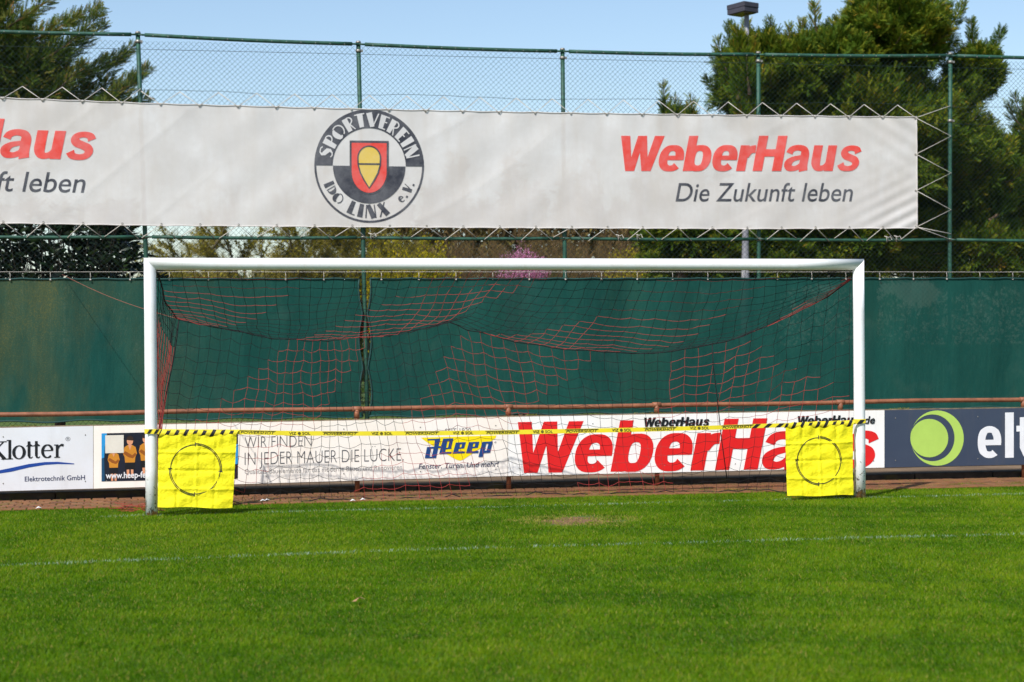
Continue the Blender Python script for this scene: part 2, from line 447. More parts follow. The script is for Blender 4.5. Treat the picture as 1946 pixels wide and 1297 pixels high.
# ------------------------------------------------------------------ big banner
BY = 7.40
def bw(x, z):      # soft ripples of the cloth, hung from eyelets
    zt, zb = ztop(x), zbot(x); pull = math.cos(2*math.pi*(XR-.02-x)/.525)
    w = .006*math.sin(2.1*x+.8*z+1)+.003*math.sin(4.7*x-1.9*z)+.0035*math.sin(9*(x*.75-z)+.7)*math.sin(x*.9)**2
    w += .0045*pull*(math.exp(-(zt-z)/.22)+.7*math.exp(-(z-zb)/.16))                       # tension folds below each eyelet
    w += .003*math.sin(6.3*(x+.35*z)+1.1*math.sin(x*1.7))*math.sin(x*2.3+1)
    w -= .0045*(1-abs(math.sin(2.3*(x*.8-z*1.25)+.6*math.sin(x))))**7*(.5+.5*math.sin(x*1.3+2))
    c = (XR-x)*.47+(z-zb); far = math.hypot(XR-x, (z-zb)*1.3)
    w += .011*math.sin(34*c)*math.exp(-(far/.75)**2)+.006*math.sin(26*((XR-x)*.6+(zt-z)))*math.exp(-(math.hypot(XR-x, zt-z)/.8)**2)   # slack corners
    return w
def banner_mat():
    t = NT('banner_vinyl'); v = t.coord(kind='World'); n = t.noise(v, 1.5, 6, .65); n2 = t.noise(t.coord((1, 1, .16), 'World'), 5.0, 5)
    c = t.ramp(n, [(0.3, srgb(210, 204, 198)), (0.55, srgb(221, 216, 211)), (0.72, srgb(231, 228, 225))])
    c = t.mix(t.ramp(n2, [(0.42, (0, 0, 0)), (0.72, (0.4, 0.4, 0.4))]), c, srgb(206, 196, 184))
    t.color(c); t.rough(0.55)
    wv = t.coord((1, 1, .55), 'World'); t.bump(t.noise(wv, 7, 4, .6), 0.10, 0.02)
    t.see_through(0.07, 0.12); M['banner'] = t.m
banner_mat()
def ink(name, col, through=0.06, fade=.12):
    t = NT(name); v = t.coord(kind='World'); n = t.noise(v, 4, 6, .7)
    c2 = tuple(c+(0.75-c)*fade*1.6 for c in col[:3])+(1,)
    t.color(t.ramp(n, [(0.35, col), (0.75, c2)])); t.rough(.55)
    if through: t.see_through(through, .06)
    M[name] = t.m
ink('banner_red', srgb(232, 64, 50)); ink('banner_black', srgb(44, 46, 58)); ink('banner_yellow', srgb(226, 194, 74)); ink('banner_white', srgb(212, 210, 208))
banner = thing('hanging_banner', 'long white advertising banner laced to the upper half of the chain link fence', 'banner', (6, BY, 3.2))
top_px = [(0, 185), (280, 196), (700, 207), (1070, 214), (1440, 219), (1742, 222)]
bot_px = [(0, 425), (280, 429.5), (700, 432.5), (1070, 434.5), (1440, 436), (1741, 434.5)]
tw = [pix(*p, BY) for p in top_px]; bwp = [pix(*p, BY) for p in bot_px]
XR = float(tw[-1][0]); XL = -4.6
def ztop(x): return float(np.interp(x, [XL]+[p[0] for p in tw], [tw[0][2]+.02]+[p[2] for p in tw]))
def zbot(x): return float(np.interp(x, [XL]+[p[0] for p in bwp], [bwp[0][2]]+[p[2] for p in bwp]))
GX = [XR-.02-k*.525 for k in range(31)]
GX = [x for x in GX if x > XL]
def edge_pull(x):  # cloth edge dips a little between eyelets
    f = ((XR-.02-x)/.525) % 1.0
    return .012*math.sin(math.pi*f)
nx, nz = 520, 44; V = []; Fq = []
for i in range(nx+1):
    x = XL+(XR-XL)*i/nx; a = zbot(x)+edge_pull(x)*.6; b = ztop(x)-edge_pull(x)
    for j in range(nz+1):
        z = a+(b-a)*j/nz; V.append((x, BY+bw(x, z), z))
for i in range(nx):
    for j in range(nz):
        q = i*(nz+1)+j; Fq.append((q, q+nz+1, q+nz+2, q+1))
link('cloth', npmesh('cloth', np.array(V), np.array(Fq), M['banner'], smooth=True), banner)
for nm, fnz, s in (('top_hem', ztop, -1), ('bottom_hem', zbot, 1)):
    mb = MB(); xs = np.linspace(XL, XR, 150)
    mb.tube([(x, BY+bw(x, fnz(x))-.003, fnz(x)+s*edge_pull(x)*(1 if s < 0 else .6)) for x in xs], .008, 6); mb.build(nm, M['banner'], banner)
mb = MB()
mb.tube([(XR, BY+bw(XR, z)-.003, z) for z in np.linspace(zbot(XR), ztop(XR), 20)], .008, 6); mb.build('side_hem', M['banner'], banner)
# eyelets
ey = bolt_mesh(.016, .006).build('eyelet', M['steel'], banner); first = True
RE = [ztop(XR)-.02-(ztop(XR)-zbot(XR)-.04)*k/3 for k in range(1, 3)]
for (x, z) in [(x, ztop(x)-.025) for x in GX]+[(x, zbot(x)+.025) for x in GX]+[(XR-.025, z) for z in RE]:
    o = ey if first else link('eyelet', ey.data, banner); first = False; o.location = (x, BY+bw(x, z)-.006, z)
# lacing: zig-zag cords to the wire, the middle rail and the right-hand post
def cord(pts, r=.0055, name='lacing_cord'):
    mb = MB(); mb.tube(pts, r, 5); return mb.build(name, M['rope_grey'], banner)
for k, x in enumerate(GX):
    e = (x, BY-.012, ztop(x)-.02); s = .262
    cord([(x-s, FY-.055, 5.17-.005 if x > 0 else 5.2), e, (x+s, FY-.055, 5.17-.005 if x > 0 else 5.2)] if k else [(x-s, FY-.055, 5.165), e, (fx(5, 5.15)-.02, FY-.04, 5.17)])
    e = (x, BY-.012, zbot(x)+.02); j = random.uniform(-.04, .04)
    cord([(x-s+.03+j, FY-.06, 3.165+random.uniform(-.03, .02)), e, (x+s-.04+j, FY-.06, 3.165+random.uniform(-.03, .02))] if k else [(x-s+.03, FY-.06, 3.165), e, (fx(5, 3.2)-.03, FY-.05, 3.18)])
pz = [4.72, 4.17, 3.62, 3.26]
ez = [ztop(XR)-.02]+RE+[zbot(XR)+.02]
for k in range(4):
    if k < 3:
        cord([(XR-.02, BY-.012, ez[k]), (fx(5, pz[k]), FY-.04, pz[k]), (XR-.02, BY-.012, ez[k+1])])
cord([(XR-.02, BY-.012, ez[3]), (fx(5, pz[3]), FY-.04, pz[3])])
for px_, py_ in ((1688, 452), (1706, 451), (1178, 449), (1214, 448), (708, 446)):   # loose knots at the rail
    p = pix(px_, py_, FY-.07); mb = MB()
    mb.tube([p+np.array((dx, dy, dz)) for dx, dy, dz in ((-.06, 0, .02), (0, -.02, .0), (.03, 0, .02), (.05, -.02, -.03), (.01, 0, -.05), (-.03, -.01, .02), (-.02, 0, -.07))], .006, 5)
    mb.build('knot', M['rope_grey'], banner)
PY = BY-.004
def bprint(): return Print(PY, bw)
pr = bprint(); heavy_word(pr, (1180, 325.5), (1633, 325.5), 67); pr.build('lettering', M['banner_red'], banner, .12)
pr = bprint(); pr.text('Die Zukunft leben', (1284, 383), (1621, 383), 35.5, .004, .2); pr.build('lettering', M['banner_black'], banner, .15)
pr = bprint(); heavy_word(pr, (-381, 288), (177, 305), 74); pr.build('lettering', M['banner_red'], banner, .12)
pr = bprint(); pr.text('Die Zukunft leben', (-253, 359), (162.5, 366.5), 38.5, .004, .2); pr.build('lettering', M['banner_black'], banner, .15)
# club crest
LC = (701.5, 316.0); LX, LZ = 104.5, 108.0
def lf(x, y): return (LC[0]+LX*x, LC[1]-LZ*y+LX*x*.012)
crest = MB().build('crest', M['banner_black'], banner)
pr = bprint()
pr.ribbon(arc(0, 0, .98, .98, 0, 360, 64)[:-1], .038, lf, 0, closed=True)
pr.poly(arc(0, 0, .962, .962, 0, 180, 40)+arc(0, 0, .665, .665, 180, 0, 30), fn=lf)
pr.poly(arc(0, 0, .66, .66, 180, 360, 30), fn=lf)
pr.build('crest_disc', M['banner_black'], crest, .12)
pr = bprint(); pr.Y = PY-.004
sh = [(-.355, .445), (.355, .445), (.355, -.10)]+arc(0, -.10, .355, .40, 0, -180, 20)[1:]
pr.poly(sh, fn=lf); pr.build('shield_edge', M['banner_black'], crest, .12)
pr = bprint(); pr.Y = PY-.008
sh2 = [(-.318, .405), (.318, .405), (.318, -.10)]+arc(0, -.10, .318, .37, 0, -180, 20)[1:]
pr.poly(sh2, fn=lf); pr.build('shield', M['banner_red'], crest, .12)
drop = arc(0, .14, .205, .21, 0, 180, 18)+[(-.2, .02), (-.16, -.12), (-.09, -.25), (0, -.385), (.09, -.25), (.16, -.12), (.2, .02)]
pr = bprint(); pr.Y = PY-.012; pr.poly(drop, fn=lf); pr.build('ploughshare', M['banner_yellow'], crest, .12)
pr = bprint(); pr.Y = PY-.0145; pr.ribbon(drop, .026, lf, closed=True); pr.ribbon([(-.2, .035), (.2, .035)], .03, lf); pr.build('ploughshare_edge', M['banner_black'], crest, .12)
# decorative letters: one thick stroke and thin hairlines, box 0..w by 0..1
TH, TN = .34, .085
def half(cx, cy, rx, ry, a0, a1): return arc(cx, cy, rx, ry, a0, a1, 12)
DECO = {
 'S': (.62, [([(.55, .88), (.42, .98), (.2, .95), (.1, .8), (.2, .62), (.42, .45), (.5, .26), (.4, .08), (.2, .02), (.05, .12)], [TN, TN, TN, .15, .3, .34, .22, .1, TN, TN])]),
 'P': (.6, [([(.17, 0), (.17, 1)], TH), (half(.32, .72, .26, .26, 90, -90), TN)]),
 'O': (.86, [(half(.43, .5, .38, .45, -60, 120), TN), (half(.36, .5, .22, .40, 120, 300), [TN, .16, .24, .3, .34, .36, .36, .36, .34, .3, .24, .16, TN])]),
 'R': (.66, [([(.17, 0), (.17, 1)], TH), (half(.32, .74, .24, .24, 90, -90), TN), ([(.34, .5), (.6, 0)], TN)]),
 'T': (.62, [([(.34, 0), (.34, 1)], TH), ([(.02, .95), (.62, .95)], TN)]),
 'V': (.78, [([(.16, 1), (.42, 0)], TH), ([(.48, .06), (.74, 1)], TN)]),
 'E': (.56, [([(.17, 0), (.17, 1)], TH), ([(.3, .95), (.54, .95)], TN), ([(.3, .55), (.5, .55)], TN), ([(.3, .05), (.54, .05)], TN)]),
 'I': (.38, [([(.19, 0), (.19, 1)], TH)]),
 'N': (.78, [([(.08, 0), (.08, 1)], TN), ([(.2, 1), (.58, 0)], TH), ([(.7, 0), (.7, 1)], TN)]),
 'L': (.56, [([(.17, 0), (.17, 1)], TH), ([(.3, .05), (.54, .05)], TN)]),
 'X': (.74, [([(.16, 1), (.58, 0)], TH), ([(.08, 0), (.66, 1)], TN)]),
 'D': (.62, [([(.1, .05), (.1, .95)], TN), (half(.12, .5, .38, .40, 80, -80), [TN, .1, .16, .24, .3, .33, .33, .33, .3, .24, .16, .1, TN])]),
 '1': (.3, [([(.16, 0), (.16, 1)], TH)]),
 'e': (.6, [([(.1, .4), (.5, .4)], TN), (half(.32, .36, .22, .3, 0, 300), [TN, TN, .1, .14, .22, .26, .26, .22, .16, .12, TN, TN, TN])]),
 '.': (.26, [([(.1, .0), (.1, .2)], .2)]),
}
def deco_arc(word, r0, h, ang_mid, ang_span, outward, mi):
    ws = [DECO[c][0] for c in word]; tot = sum(ws)+.12*(len(word)-1); acc = 0
    for c, w in zip(word, ws):
        f0 = acc
        def fn(x, y, f0=f0, w=w):
            u = (f0+x)/tot-.5
            a = R(ang_mid+(-u if outward else u)*ang_span); rr = r0+(y-.5)*h*(1 if outward else -1)
            return lf(rr*math.cos(a), rr*math.sin(a))
        for pts, wd in DECO[c][1]: pr.ribbon(pts, wd, fn, mi)
        acc += w+.12
pr = bprint(); pr.Y = PY-.004; deco_arc('SPORTVEREIN', .815, .245, 90, 158, True, 0); pr.build('crest_lettering', M['banner_white'], crest, .1)
pr = bprint(); deco_arc('LINX', .80, .235, 269, 52, False, 0); pr.build('crest_lettering', M['banner_black'], crest, .1)
pr = bprint(); deco_arc('1DO', .80, .19, 217, 30, False, 0); pr.build('crest_lettering', M['banner_black'], crest, .1)
pr = bprint(); deco_arc('e.V.', .80, .17, 326, 28, False, 0); pr.build('crest_lettering', M['banner_black'], crest, .1)

# ------------------------------------------------------------------ wind screens on the lower fence
def screen_mat():
    t = NT('screen_weave'); v = t.coord(kind='World'); x, y, z = t.sep(v)
    n = t.noise(t.coord((1, 1, .3), 'World'), 1.6, 5); n2 = t.noise(v, 60, 3, .8); n3 = t.noise(t.coord((1, 1, .35), 'World'), 1.1, 6)
    c = t.ramp(n, [(0.3, srgb(14, 64, 58)), (0.7, srgb(28, 82, 73))])
    dirt = t.ramp(n3, [(0.42, (0, 0, 0)), (0.7, (1, 1, 1))])
    left = t.ramp(t.math('MULTIPLY', t.math('SUBTRACT', 1.4, x), .28), [(0.0, (0, 0, 0)), (1.0, (1, 1, 1))])
    spk = t.ramp(n2, [(0.5, (0, 0, 0)), (0.68, (1, 1, 1))])
    c = t.mix(t.math('MULTIPLY', t.math('MULTIPLY', dirt, left), t.math('ADD', .38, t.math('MULTIPLY', spk, .7))), c, srgb(128, 114, 48))
    c = t.mix(t.math('MULTIPLY', t.ramp(t.noise(v, 2.3, 6), [(0.55, (0, 0, 0)), (0.8, (1, 1, 1))]), .16), c, srgb(100, 116, 104))
    weave = t.noise(t.coord((.6, 1, 30), 'World'), 4, 3, .7)
    c = t.mix(t.math('MULTIPLY', t.ramp(weave, [(0.35, (0, 0, 0)), (0.75, (1, 1, 1))]), .3), c, srgb(30, 74, 66))
    c = t.mix(t.math('MULTIPLY', t.ramp(t.noise(t.coord((1, 1, .5), 'World'), .8, 5), [(0.5, (0, 0, 0)), (0.75, (1, 1, 1))]), .3), c, srgb(46, 68, 44))
    t.color(c); t.rough(.85); t.b.inputs['Specular IOR Level'].default_value = .12; t.bump(t.noise(t.coord((1, 1, .25), 'World'), 2.6, 4), .6, .06)
    t.see_through(0.03, 0.08); M['screen'] = t.m
screen_mat()
simple('screen_hem', srgb(16, 62, 58), .7, .2, 8)
SY = 7.43
def screen(x0, x1, label, lace_side):
    root = thing('wind_screen', label, 'wind screen', ((x0+x1)/2, SY, .62))
    z0, z1 = 0.66, 2.60
    def sw(x, z): return .012*math.sin(1.7*x+z)+.008*math.sin(5.1*x-.9*z)+.006*math.sin(13*x)*(1 if z > 2.3 else .4)
    def ext(z):  # the laced edge is pulled in at its eyelets
        return .055*abs(math.sin((z-.62)*math.pi/.74))
    nxs = int((x1-x0)*14); nzs = 20; V = []; Fq = []
    for i in range(nxs+1):
        for j in range(nzs+1):
            u = i/nxs; z = z0+(z1-z0)*j/nzs
            a, b = x0, x1
            if lace_side == 'left': a = x0+ext(z)
            else: b = x1-ext(z)
            x = a+(b-a)*u
            zz = z+(.014*math.sin(x*6.2) if j == 0 else 0)-(.012*abs(math.sin(x*math.pi/.53)) if j == nzs else 0)
            V.append((x, SY+sw(x, z), zz))
    for i in range(nxs):
        for j in range(nzs):
            q = i*(nzs+1)+j; Fq.append((q, q+nzs+1, q+nzs+2, q+1))
    link('cloth', npmesh('cloth', np.array(V), np.array(Fq), M['screen'], smooth=True), root)
    for nm, j in (('top_hem', nzs), ('bottom_hem', 0)):
        mb = MB(); mb.tube([Vector(V[i*(nzs+1)+j])+Vector((0, -.006, 0)) for i in range(nxs+1)], .013, 6); mb.build(nm, M['screen_hem'], root)
    i = 0 if lace_side == 'left' else nxs
    mb = MB(); mb.tube([Vector(V[i*(nzs+1)+j])+Vector((0, -.006, 0)) for j in range(nzs+1)], .012, 6); mb.build('side_hem', M['screen_hem'], root)
    x = x0+.2; tie = None
    while x < x1-.1:
        mb = MB(); mb.tube([(0, 0, -.04), (.004, -.010, .0), (0, -.004, .05)], .003, 5); mb.box((0, -.012, -.045), (.02, .008, .02))
        o = mb.build('tie', M['rope_grey'], root) if tie is None else link('tie', tie, root); tie = o.data
        o.location = (x, SY-.005, 2.63); x += .53
    return root
screen(-4.6, 3.035, 'dirt stained dark green wind screen left of the laced gap in the fence', 'right')
screen(3.10, 15.0, 'cleaner dark green wind screen right of the laced gap in the fence', 'left')

# ================================================================== BARRIER AND BOARDS
simple('rust_paint', srgb(136, 84, 56), .6, .35, 9)
simple('timber', srgb(126, 110, 88), .9, .35, 10, 0, .3)
simple('moss', srgb(120, 116, 40), 1, .4, 30)
RY, RZ = 2.11, 0.955
barrier = thing('rail_barrier', 'brown painted pipe rail on short posts along the terrace edge', 'barrier', (4, RY, TZ))
mb = MB(); mb.tube([(x, RY, RZ+.006*math.sin(x*.8)+.004*math.sin(x*2.3)) for x in np.arange(-5, 15.1, .4)], .026, 12)
mb.build('rail', M['rust_paint'], barrier)
for px_ in (-420, 285, 678, 966, 1248, 1597, 1945, 2290):
    x = float(pix(px_, 800, RY)[0]); mb = MB()
    mb.tube([(x, RY, -.03), (x, RY, RZ-.02)], .028, 10); po = mb.build('post', M['rust_paint'], barrier)
    mb = MB(); mb.tube([(x-.05, RY, RZ+.002), (x+.05, RY, RZ+.002)], .0315, 12); mb.tube([(x, RY, RZ-.10), (x, RY, RZ)], .0315, 12); mb.build('tee_fitting', M['rust_paint'], po)

BFY = 2.05      # front face of the boards
def board_mat(name, col, dirt=srgb(222, 208, 186), amt=.5):
    t = NT(name); v = t.coord(kind='World'); n = t.noise(v, 1.8, 6, .65); n2 = t.noise(t.coord((1, 1, .12), 'World'), 9, 4)
    c = t.mix(t.math('MULTIPLY', t.ramp(n, [(0.4, (0, 0, 0)), (0.75, (1, 1, 1))]), amt), col, dirt)
    c = t.mix(t.math('MULTIPLY', t.ramp(n2, [(0.55, (0, 0, 0)), (0.8, (1, 1, 1))]), .12), c, srgb(120, 104, 84))
    t.color(c); t.rough(.38); M[name] = t.m
board_mat('board_cool', srgb(226, 228, 232), srgb(210, 206, 200)); board_mat('board_cream', srgb(250, 243, 234), srgb(244, 226, 202), .4)
board_mat('board_white', srgb(248, 247, 244), srgb(238, 224, 204), .35); board_mat('board_navy', srgb(56, 66, 86), srgb(70, 80, 98), .5)
def pcol(name, c, r=.4): simple(name, c, r, .06, 5, kind='World')
pcol('ink_black', srgb(18, 18, 24)); pcol('ink_grey', srgb(88, 88, 92)); pcol('ink_pale_grey', srgb(150, 146, 144)); pcol('ink_red', srgb(226, 28, 30))
pcol('ink_blue', srgb(24, 66, 128)); pcol('ink_royal', srgb(20, 66, 150)); pcol('ink_navy', srgb(34, 44, 84)); pcol('ink_yellow', srgb(255, 226, 0))
pcol('ink_lime', srgb(178, 210, 96)); pcol('ink_white', srgb(232, 232, 234))
def board(name, label, pxl, pxr, tl, tr, bl, br, m):
    """panel between photo columns pxl, pxr with top/bottom pixel rows at either end"""
    P = [pix(pxl, bl, BFY), pix(pxr, br, BFY), pix(pxr, tr, BFY), pix(pxl, tl, BFY)]
    root = thing(name, label, 'advertising board', ((P[0][0]+P[1][0])/2, BFY, min(P[0][2], P[1][2])))
    b = np.array((0, .012, 0)); g = np.array((.0015, 0, 0)); P[0] = P[0]+g; P[3] = P[3]+g; P[1] = P[1]-g; P[2] = P[2]-g
    mb = MB(); mb.add(P+[p+b for p in P], [(0, 1, 2, 3), (5, 4, 7, 6), (0, 4, 5, 1), (3, 2, 6, 7), (0, 3, 7, 4), (1, 5, 6, 2)]); mb.build('panel', m, root)
    up = np.array((0, 0, 1.0))
    for nm, A, B, dz, h in (('top_batten', P[3], P[2], .0, .05), ('bottom_batten', P[0], P[1], -.008, .05)):
        y0, y1 = .0135, .04; lo = dz-(h-.012 if nm == 'top_batten' else 0); hi = lo+h
        q = [A+up*lo+(0, y0, 0), B+up*lo+(0, y0, 0), B+up*hi+(0, y0, 0), A+up*hi+(0, y0, 0)]
        q += [p+np.array((0, y1-y0, 0)) for p in q]
        mb = MB(); mb.add(q, [(0, 1, 2, 3), (5, 4, 7, 6), (0, 4, 5, 1), (3, 2, 6, 7), (0, 3, 7, 4), (1, 5, 6, 2)]); mb.build(nm, M['timber'], root)
    # fixing screws
    L = P[1][0]-P[0][0]; n = max(2, int(L/.9)+1); me = None
    for r_ in (.12, .86):
        for k in range(n):
            u = (.03+.94*k/(n-1)); p = P[0]*(1-u)+P[1]*u; q = P[3]*(1-u)+P[2]*u; w = p*(1-r_)+q*r_
            o = link('screw', me, root) if me else bolt_mesh(.008, .004).build('screw', M['steel'], root); me = o.data; o.location = (w[0], BFY-.0003, w[2])
    return root
PRY = BFY-.0022
# -- electrician's board
b1 = board('advertising_board', 'pale board with black serif name and blue swoosh, left of the goal post', -330, 177.3, 821, 810, 943, 929, M['board_cool'])
pr = Print(PRY)
def K(x, y): return (x, y-(x-30)*.035)
def serif(x, y, w, h=1.6): pr.poly([(x-w/2, y-h/2), (x+w/2, y-h/2), (x+w/2, y+h/2), (x-w/2, y+h/2)], fn=K)
def stemk(x, y0, y1, w=5.2): pr.poly([(x-w/2, y0), (x+w/2, y0), (x+w/2, y1), (x-w/2, y1)], fn=K)
stemk(-13, 838, 872.5, 6); serif(-13, 839, 14); serif(-13, 872, 14)
pr.ribbon([(7, 839), (-9, 855)], 2.4, K); pr.ribbon([(-8, 853), (9, 872)], 6.2, K); serif(6, 839, 13); serif(9, 872, 13)
stemk(18.5, 836, 872.5); serif(16.5, 836.8, 8); serif(18.5, 872, 12)
pr.poly(arc(36, 860, 13, 13.2, 0, 360, 30)[:-1], [arc(36, 860, 7, 11.4, 0, 360, 30)[:-1]], fn=K)
for tx in (55, 69):
    stemk(tx, 840, 868); pr.ribbon([(tx, 866), (tx+1.2, 871), (tx+4.2, 872), (tx+7, 869.5)], [5.2, 3.6, 2.4, 1.4], K); pr.poly([(tx-6, 849.6), (tx-2, 846), (tx-1, 842), (tx+7, 848.2), (tx+7, 849.6)], fn=K)
pr.poly([(tx-14, 848), (tx+7, 848), (tx+7, 849.7), (tx-14, 849.7)], fn=K)
ea = arc(90, 860, 9.2, 12, -8, -318, 26)
pr.ribbon(ea, [4.8 if q < 2 else (2+3.6*abs(math.cos(R(-8-310*q/26)))) for q in range(26)]+[1.6], K); pr.ribbon([(82, 858.6), (100.5, 858.6)], 1.8, K)
stemk(108.5, 848, 872.5); serif(106.5, 848.6, 8); serif(108.5, 872, 11); pr.ribbon([(110, 856), (113, 850.5), (117, 848.6), (120.5, 850)], [2, 2.6, 4, 5], K)
pr.build('lettering', M['ink_black'], b1)
pr = Print(PRY); sw_ = [(-60, 903), (-20, 900.5), (20, 893.5), (55, 885.5), (85, 881.2), (110, 880.2), (141, 882)]
pr.ribbon(sw_, [1, 5, 7.2, 6.6, 5.4, 4.2, 1.6]); pr.build('swoosh', M['ink_royal'], b1)
pr = Print(PRY); pr.text('Elektrotechnik GmbH', (47, 915.3), (161.5, 912.2), 9.2, .008); pr.build('lettering', M['ink_navy'], b1)
pr = Print(PRY); pr.text('®', (124.5, 838.6), (133.5, 838.3), 7.5, -.004); pr.build('trademark', M['ink_grey'], b1)

# -- window maker's board with poster
b2 = board('advertising_board', 'cream board with thin grey slogan, dark poster and yellow triangle logo', 177.6, 965, 810, 793, 929, 905, M['board_cream'])
def PB(x, y): return (x, y-(x-193)*.022)
pr = Print(PRY); pr.poly([(193, 824), (452, 824), (452, 915.5), (193, 915.5)], fn=PB); pr.build('poster', M['ink_navy_dark'] if 'ink_navy_dark' in M else simple('ink_navy_dark', srgb(24, 28, 44), .35, .3, 4, kind='World'), b2)
pcol('skin_tone', srgb(226, 158, 118)); pcol('jersey_amber', srgb(206, 136, 40)); pcol('jersey_shadow', srgb(150, 84, 26)); pcol('shorts', srgb(20, 20, 26)); pcol('print_cyan', srgb(40, 150, 214)); pcol('print_dim_blue', srgb(20, 74, 110))
pcol('hair', srgb(52, 34, 26)); pcol('card', srgb(226, 220, 206))
poster = pr  # noqa
def fig(x, y, s, bare_head):
    pr_l = Print(PRY-.0025-.0001*int(x % 7)); f = lambda u, v: PB(x+u*s, y+v*s)
    pr_l.poly([(-4.6, 25), (-1, 25), (-.8, 39), (-3.8, 39)], fn=f, mi=0); pr_l.poly([(1, 25), (4.4, 25), (4.6, 39), (1.6, 39)], fn=f, mi=0)
    pr_l.poly([(-6, 17), (6, 17), (6.6, 28.5), (.6, 28), (0, 25), (-.6, 28), (-6.6, 28.5)], fn=f, mi=3)
    pr_l.poly([(-3, -4), (3, -4), (7.4, -1), (9.2, 7), (7, 12), (6.4, 19), (-6.4, 19), (-7, 12), (-9.2, 7), (-7.4, -1)], fn=f, mi=1)
    pr_l.poly([(-9, 7), (-6, 4), (3, 9.5), (7, 6), (8.4, 9), (4, 13.6), (-2, 12)], fn=f, mi=2)
    pr_l.poly([(-2.6, -4), (2.6, -4), (0, 3)], fn=f, mi=0)
    if bare_head:
        pr_l.poly(arc(0, -9.4, 4.2, 5.6, 0, 360, 16)[:-1], fn=f, mi=0); pr_l.poly(arc(0, -11.2, 4.6, 4.8, 180, 360, 10)+[(3.6, -9.6), (-3.4, -10.4)], fn=f, mi=4)
    pr_l.build('player_picture', [M['skin_tone'], M['jersey_amber'], M['jersey_shadow'], M['shorts'], M['hair']], b2)
pr_l = Print(PRY-.0022)
pr_l.poly([(193, 824), (203, 824), (199, 850), (198, 870), (193, 872)], fn=PB, mi=5); pr_l.poly([(193, 872), (198, 870), (199, 915), (193, 915)], fn=PB, mi=6)
for x, y, s, h in ((216, 866, 1.25, False), (247, 853, 1.45, True), (277, 850, 1.45, True), (309, 850, 1.45, True), (341, 851, 1.45, True), (374, 852, 1.45, True), (408, 853, 1.45, True), (434, 856, 1.2, True)): fig(x, y, s, h)
pr_l.build('poster_glow', [M['print_cyan']]*6+[M['print_dim_blue']], b2)
pr_l = Print(PRY-.0045); pr_l.poly([(446, 850), (452, 850), (452, 888), (446, 888)], fn=PB); pr_l.build('poster_edge', M['print_cyan'], b2)
pr = Print(PRY-.006); pr.poly([(200, 828), (235, 828), (235, 862), (200, 862)], fn=PB); pr.build('blank_card', M['card'], b2)
pr = Print(PRY-.008); pr.text('www.heep-fe', (201, 909.8), (277, 907.8), 11.5, .02); pr.build('lettering', M['ink_white'], b2)
pr = Print(PRY); pr.text('WIR FINDEN', (465, 852), (592, 848.5), 22, -.018); pr.text('IN JEDER MAUER DIE LÜCKE.', (465, 884.5), (767, 876), 25, -.018); pr.build('slogan', M['ink_grey'], b2)
pr = Print(PRY); pr.text('Qualitäts-Bauelemente für das moderne Bauen und Renovieren', (465, 901.5), (764, 892.5), 9.5, -.006); kind(pr.build('small_print', M['ink_pale_grey'], b2), 'stuff')
pr = Print(PRY); pr.text('SEIT 1920', (846, 823.5), (895, 822), 8.5, -.004); pr.build('lettering', M['ink_grey'], b2)
def Z7(x, y): return (740+x/8.108, 800+y/8.108)
pr = Print(PRY); pr.poly([(485, 260), (1645, 226), (1640, 262), (1560, 322), (1190, 565), (1130, 604), (1085, 613), (1040, 604), (960, 560), (560, 318)], fn=Z7); pr.build('triangle_logo', M['ink_yellow'], b2)
pr = Print(PRY-.0025)
pr.poly([(583, 303), (590, 282), (705, 278), (700, 300)], fn=Z7); pr.poly([(700, 278), (785, 273), (718, 574), (655, 575), (690, 402)], fn=Z7)
pr.poly([(580, 405), (690, 400), (655, 575), (545, 576)], [[(638, 428), (680, 426), (652, 552), (618, 553)]], fn=Z7)
pr.poly([(730, 395), (820, 388), (812, 418), (724, 422)], fn=Z7)
for pl, ho in (([(828, 276), (985, 270), (948, 432), (868, 440), (858, 480), (958, 477), (950, 507), (765, 512)], [(893, 312), (926, 309), (902, 414), (872, 417)]),
               ([(1022, 336), (1178, 328), (1150, 425), (1068, 432), (1060, 476), (1166, 472), (1156, 500), (975, 506)], [(1090, 362), (1120, 359), (1106, 408), (1078, 410)]),
               ([(1225, 330), (1385, 322), (1362, 415), (1275, 424), (1265, 468), (1376, 464), (1366, 495), (1180, 500)], [(1292, 352), (1324, 349), (1311, 398), (1280, 400)]),
               ([(1430, 325), (1592, 317), (1550, 490), (1450, 497), (1437, 554), (1370, 558)], [(1490, 352), (1526, 348), (1498, 458), (1464, 462)])):
    pr.poly(pl, [ho], fn=Z7)
pr.build('logo_lettering', M['ink_blue'], b2)
pr = Print(PRY); pr.text('Fenster. Türen. Und mehr!', (795.5, 891.6), (948, 887), 10, .008, .2); pr.text('®', (939.5, 843), (943.5, 842.8), 3.5, 0); pr.build('tagline', M['ink_navy'], b2)

# -- house builder's board
b3 = board('advertising_board', 'white board with huge red slanted lettering between the goal posts', 965.4, 1681, 793, 780, 905, 889, M['board_white'])
pr = Print(PRY); heavy_word(pr, (984, 899.5), (1663, 889), 97); pr.build('lettering', M['ink_red'], b3)
pr = Print(PRY-.004); heavy_word(pr, (1224, 811.5), (1347, 809.5), 17.5); pr.build('lettering', M['ink_black'], b3)
pr = Print(PRY-.004); heavy_word(pr, (1516, 807.5), (1633, 805.5), 16.5); pr.text('.de', (1637, 805.5), (1663, 805), 14, .02, .2); pr.build('lettering', M['ink_black'], b3)
